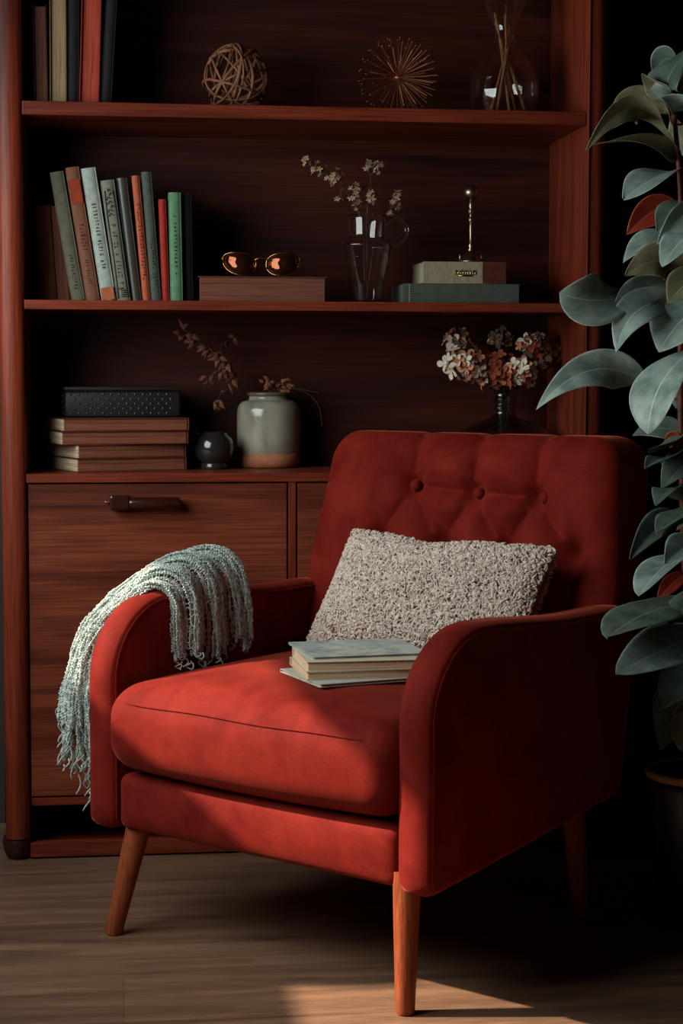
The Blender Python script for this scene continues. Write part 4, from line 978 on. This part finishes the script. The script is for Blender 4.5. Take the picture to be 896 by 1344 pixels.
# middle group
leaf((846, 378), (790, 394), (734, 384), .084, 2.84, 2.78, 2.76, 12, LG, LU, wpos=.6, fold=.12, point=0)
leaf((880, 366), (835, 388), (806, 408), .058, 2.84, 2.80, 2.79, 30, LG, LU, wpos=.5)
leaf((893, 380), (880, 384), (862, 384), .040, 2.87, 2.87, 2.87, 30, LR, LUR, fold=.6)
leaf((905, 402), (842, 404), (808, 462), .070, 2.83, 2.78, 2.76, 15, LG, LU, wpos=.55, fold=.2)
leaf((925, 392), (890, 425), (864, 462), .105, 2.80, 2.77, 2.76, 8, LG, LU, wpos=.5, fold=.15)
leaf((930, 448), (872, 496), (850, 570), .105, 2.79, 2.74, 2.73, -12, LG, LU, wpos=.66, fold=.15, ripple=.015, point=.15)
leaf((846, 503), (775, 486), (703, 538), .066, 2.86, 2.82, 2.80, 14, LG, LUR, wpos=.4, fold=.2)
# lower group
leaf((898, 575), (868, 562), (830, 572), .045, 2.87, 2.88, 2.90, -20, LD, LU)
leaf((896, 590), (884, 576), (872, 580), .030, 2.85, 2.84, 2.84, 20, LR, LUR, fold=.5)
leaf((905, 612), (876, 600), (846, 616), .055, 2.84, 2.78, 2.70, 30, LD, LU)
leaf((910, 645), (885, 640), (860, 664), .07, 2.82, 2.76, 2.70, 10, LD, LU)
leaf((905, 690), (870, 690), (826, 735), .060, 2.80, 2.74, 2.64, 35, LD, LU, fold=.5)
leaf((915, 722), (878, 738), (838, 782), .070, 2.78, 2.70, 2.60, 10, LG, LU, wpos=.6, point=0)
leaf((900, 752), (880, 768), (862, 790), .03, 2.79, 2.77, 2.76, 20, LR, LUR, fold=.5)
leaf((940, 792), (862, 800), (797, 838), .100, 2.76, 2.66, 2.56, 5, LD, LU, wpos=.6, fold=.05, point=0)
leaf((945, 820), (880, 848), (808, 884), .090, 2.74, 2.64, 2.55, 25, LG, LU, wpos=.5, fold=.15, point=.1)
leaf((920, 880), (890, 925), (866, 985), .085, 2.76, 2.74, 2.73, 10, LD, LU)
leaf((925, 930), (905, 960), (893, 985), .07, 2.72, 2.70, 2.68, 25, LO, LU)
leaf((902, 560), (880, 585), (850, 592), .050, 2.84, 2.80, 2.74, -10, LD, LU, fold=.3)
leaf((925, 585), (898, 610), (868, 640), .070, 2.80, 2.76, 2.72, 5, LD, LU)
leaf((930, 655), (900, 672), (862, 700), .080, 2.80, 2.74, 2.68, -8, LD, LU, point=.2)
leaf((928, 700), (902, 716), (872, 740), .070, 2.78, 2.72, 2.68, 20, LG, LU)
leaf((935, 770), (905, 790), (880, 822), .070, 2.74, 2.68, 2.62, 0, LD, LU, point=.1)
leaf((915, 300), (892, 318), (868, 350), .060, 2.80, 2.78, 2.77, 0, LG, LU, point=.2)
leaf((925, 350), (900, 372), (876, 398), .065, 2.79, 2.77, 2.76, 10, LO, LU)
leaf((905, 545), (900, 520), (886, 492), .050, 2.86, 2.87, 2.88, 0, LD, LU)
leaf((932, 850), (905, 890), (872, 930), .095, 2.74, 2.70, 2.66, -5, LD, LU, point=.2)
leaf((905, 150), (895, 135), (868, 128), .050, 2.83, 2.82, 2.81, 30, LG, LUR, fold=.5)
leaf((903, 205), (893, 180), (880, 150), .045, 2.88, 2.88, 2.88, 10, LO, LU)
# leaves on the plant's far side, running out of the frame
for bx, by, mx_, my, tx, ty in ((925, 340, 985, 330, 1040, 380), (928, 520, 990, 520, 1050, 590), (925, 620, 980, 600, 1035, 650), (930, 760, 985, 760, 1040, 820), (920, 200, 965, 180, 1010, 220), (915, 690, 960, 700, 990, 760)):
    leaf((bx, by), (mx_, my), (tx, ty), .085, 2.86, 2.86, 2.84, 20, random.choice((LG, LD)), LU)

# ---------------------------------------------------------------- wall socket behind the plant
at = ROOM.at
t = thing('wall_socket', 'dim grey power socket with plug low on the wall behind the armchair', 'socket', (1.160, WY, .125))
gp = mat('grey_plastic', '#6b6764', .5); q = MB(); q.box((0, -.007, 0), (.048, .012, .11), bev=.003); obj('plate', q.out(), gp, t, smooth=False)
q = MB(); q.box((-.004, -.024, .028), (.022, .026, .03), bev=.004); obj('plug', q.out(), mat('dark_plug', '#3a3634', .5), t, smooth=False)
q = MB(); q.tube(smooth_path([(-.004, -.034, .016), (-.004, -.04, -.01), (0, -.03, -.06), (.004, -.026, -.102)], 5), .003, 8); obj('cable', q.out(), mat('grey_cable', '#4a4644', .5), t)
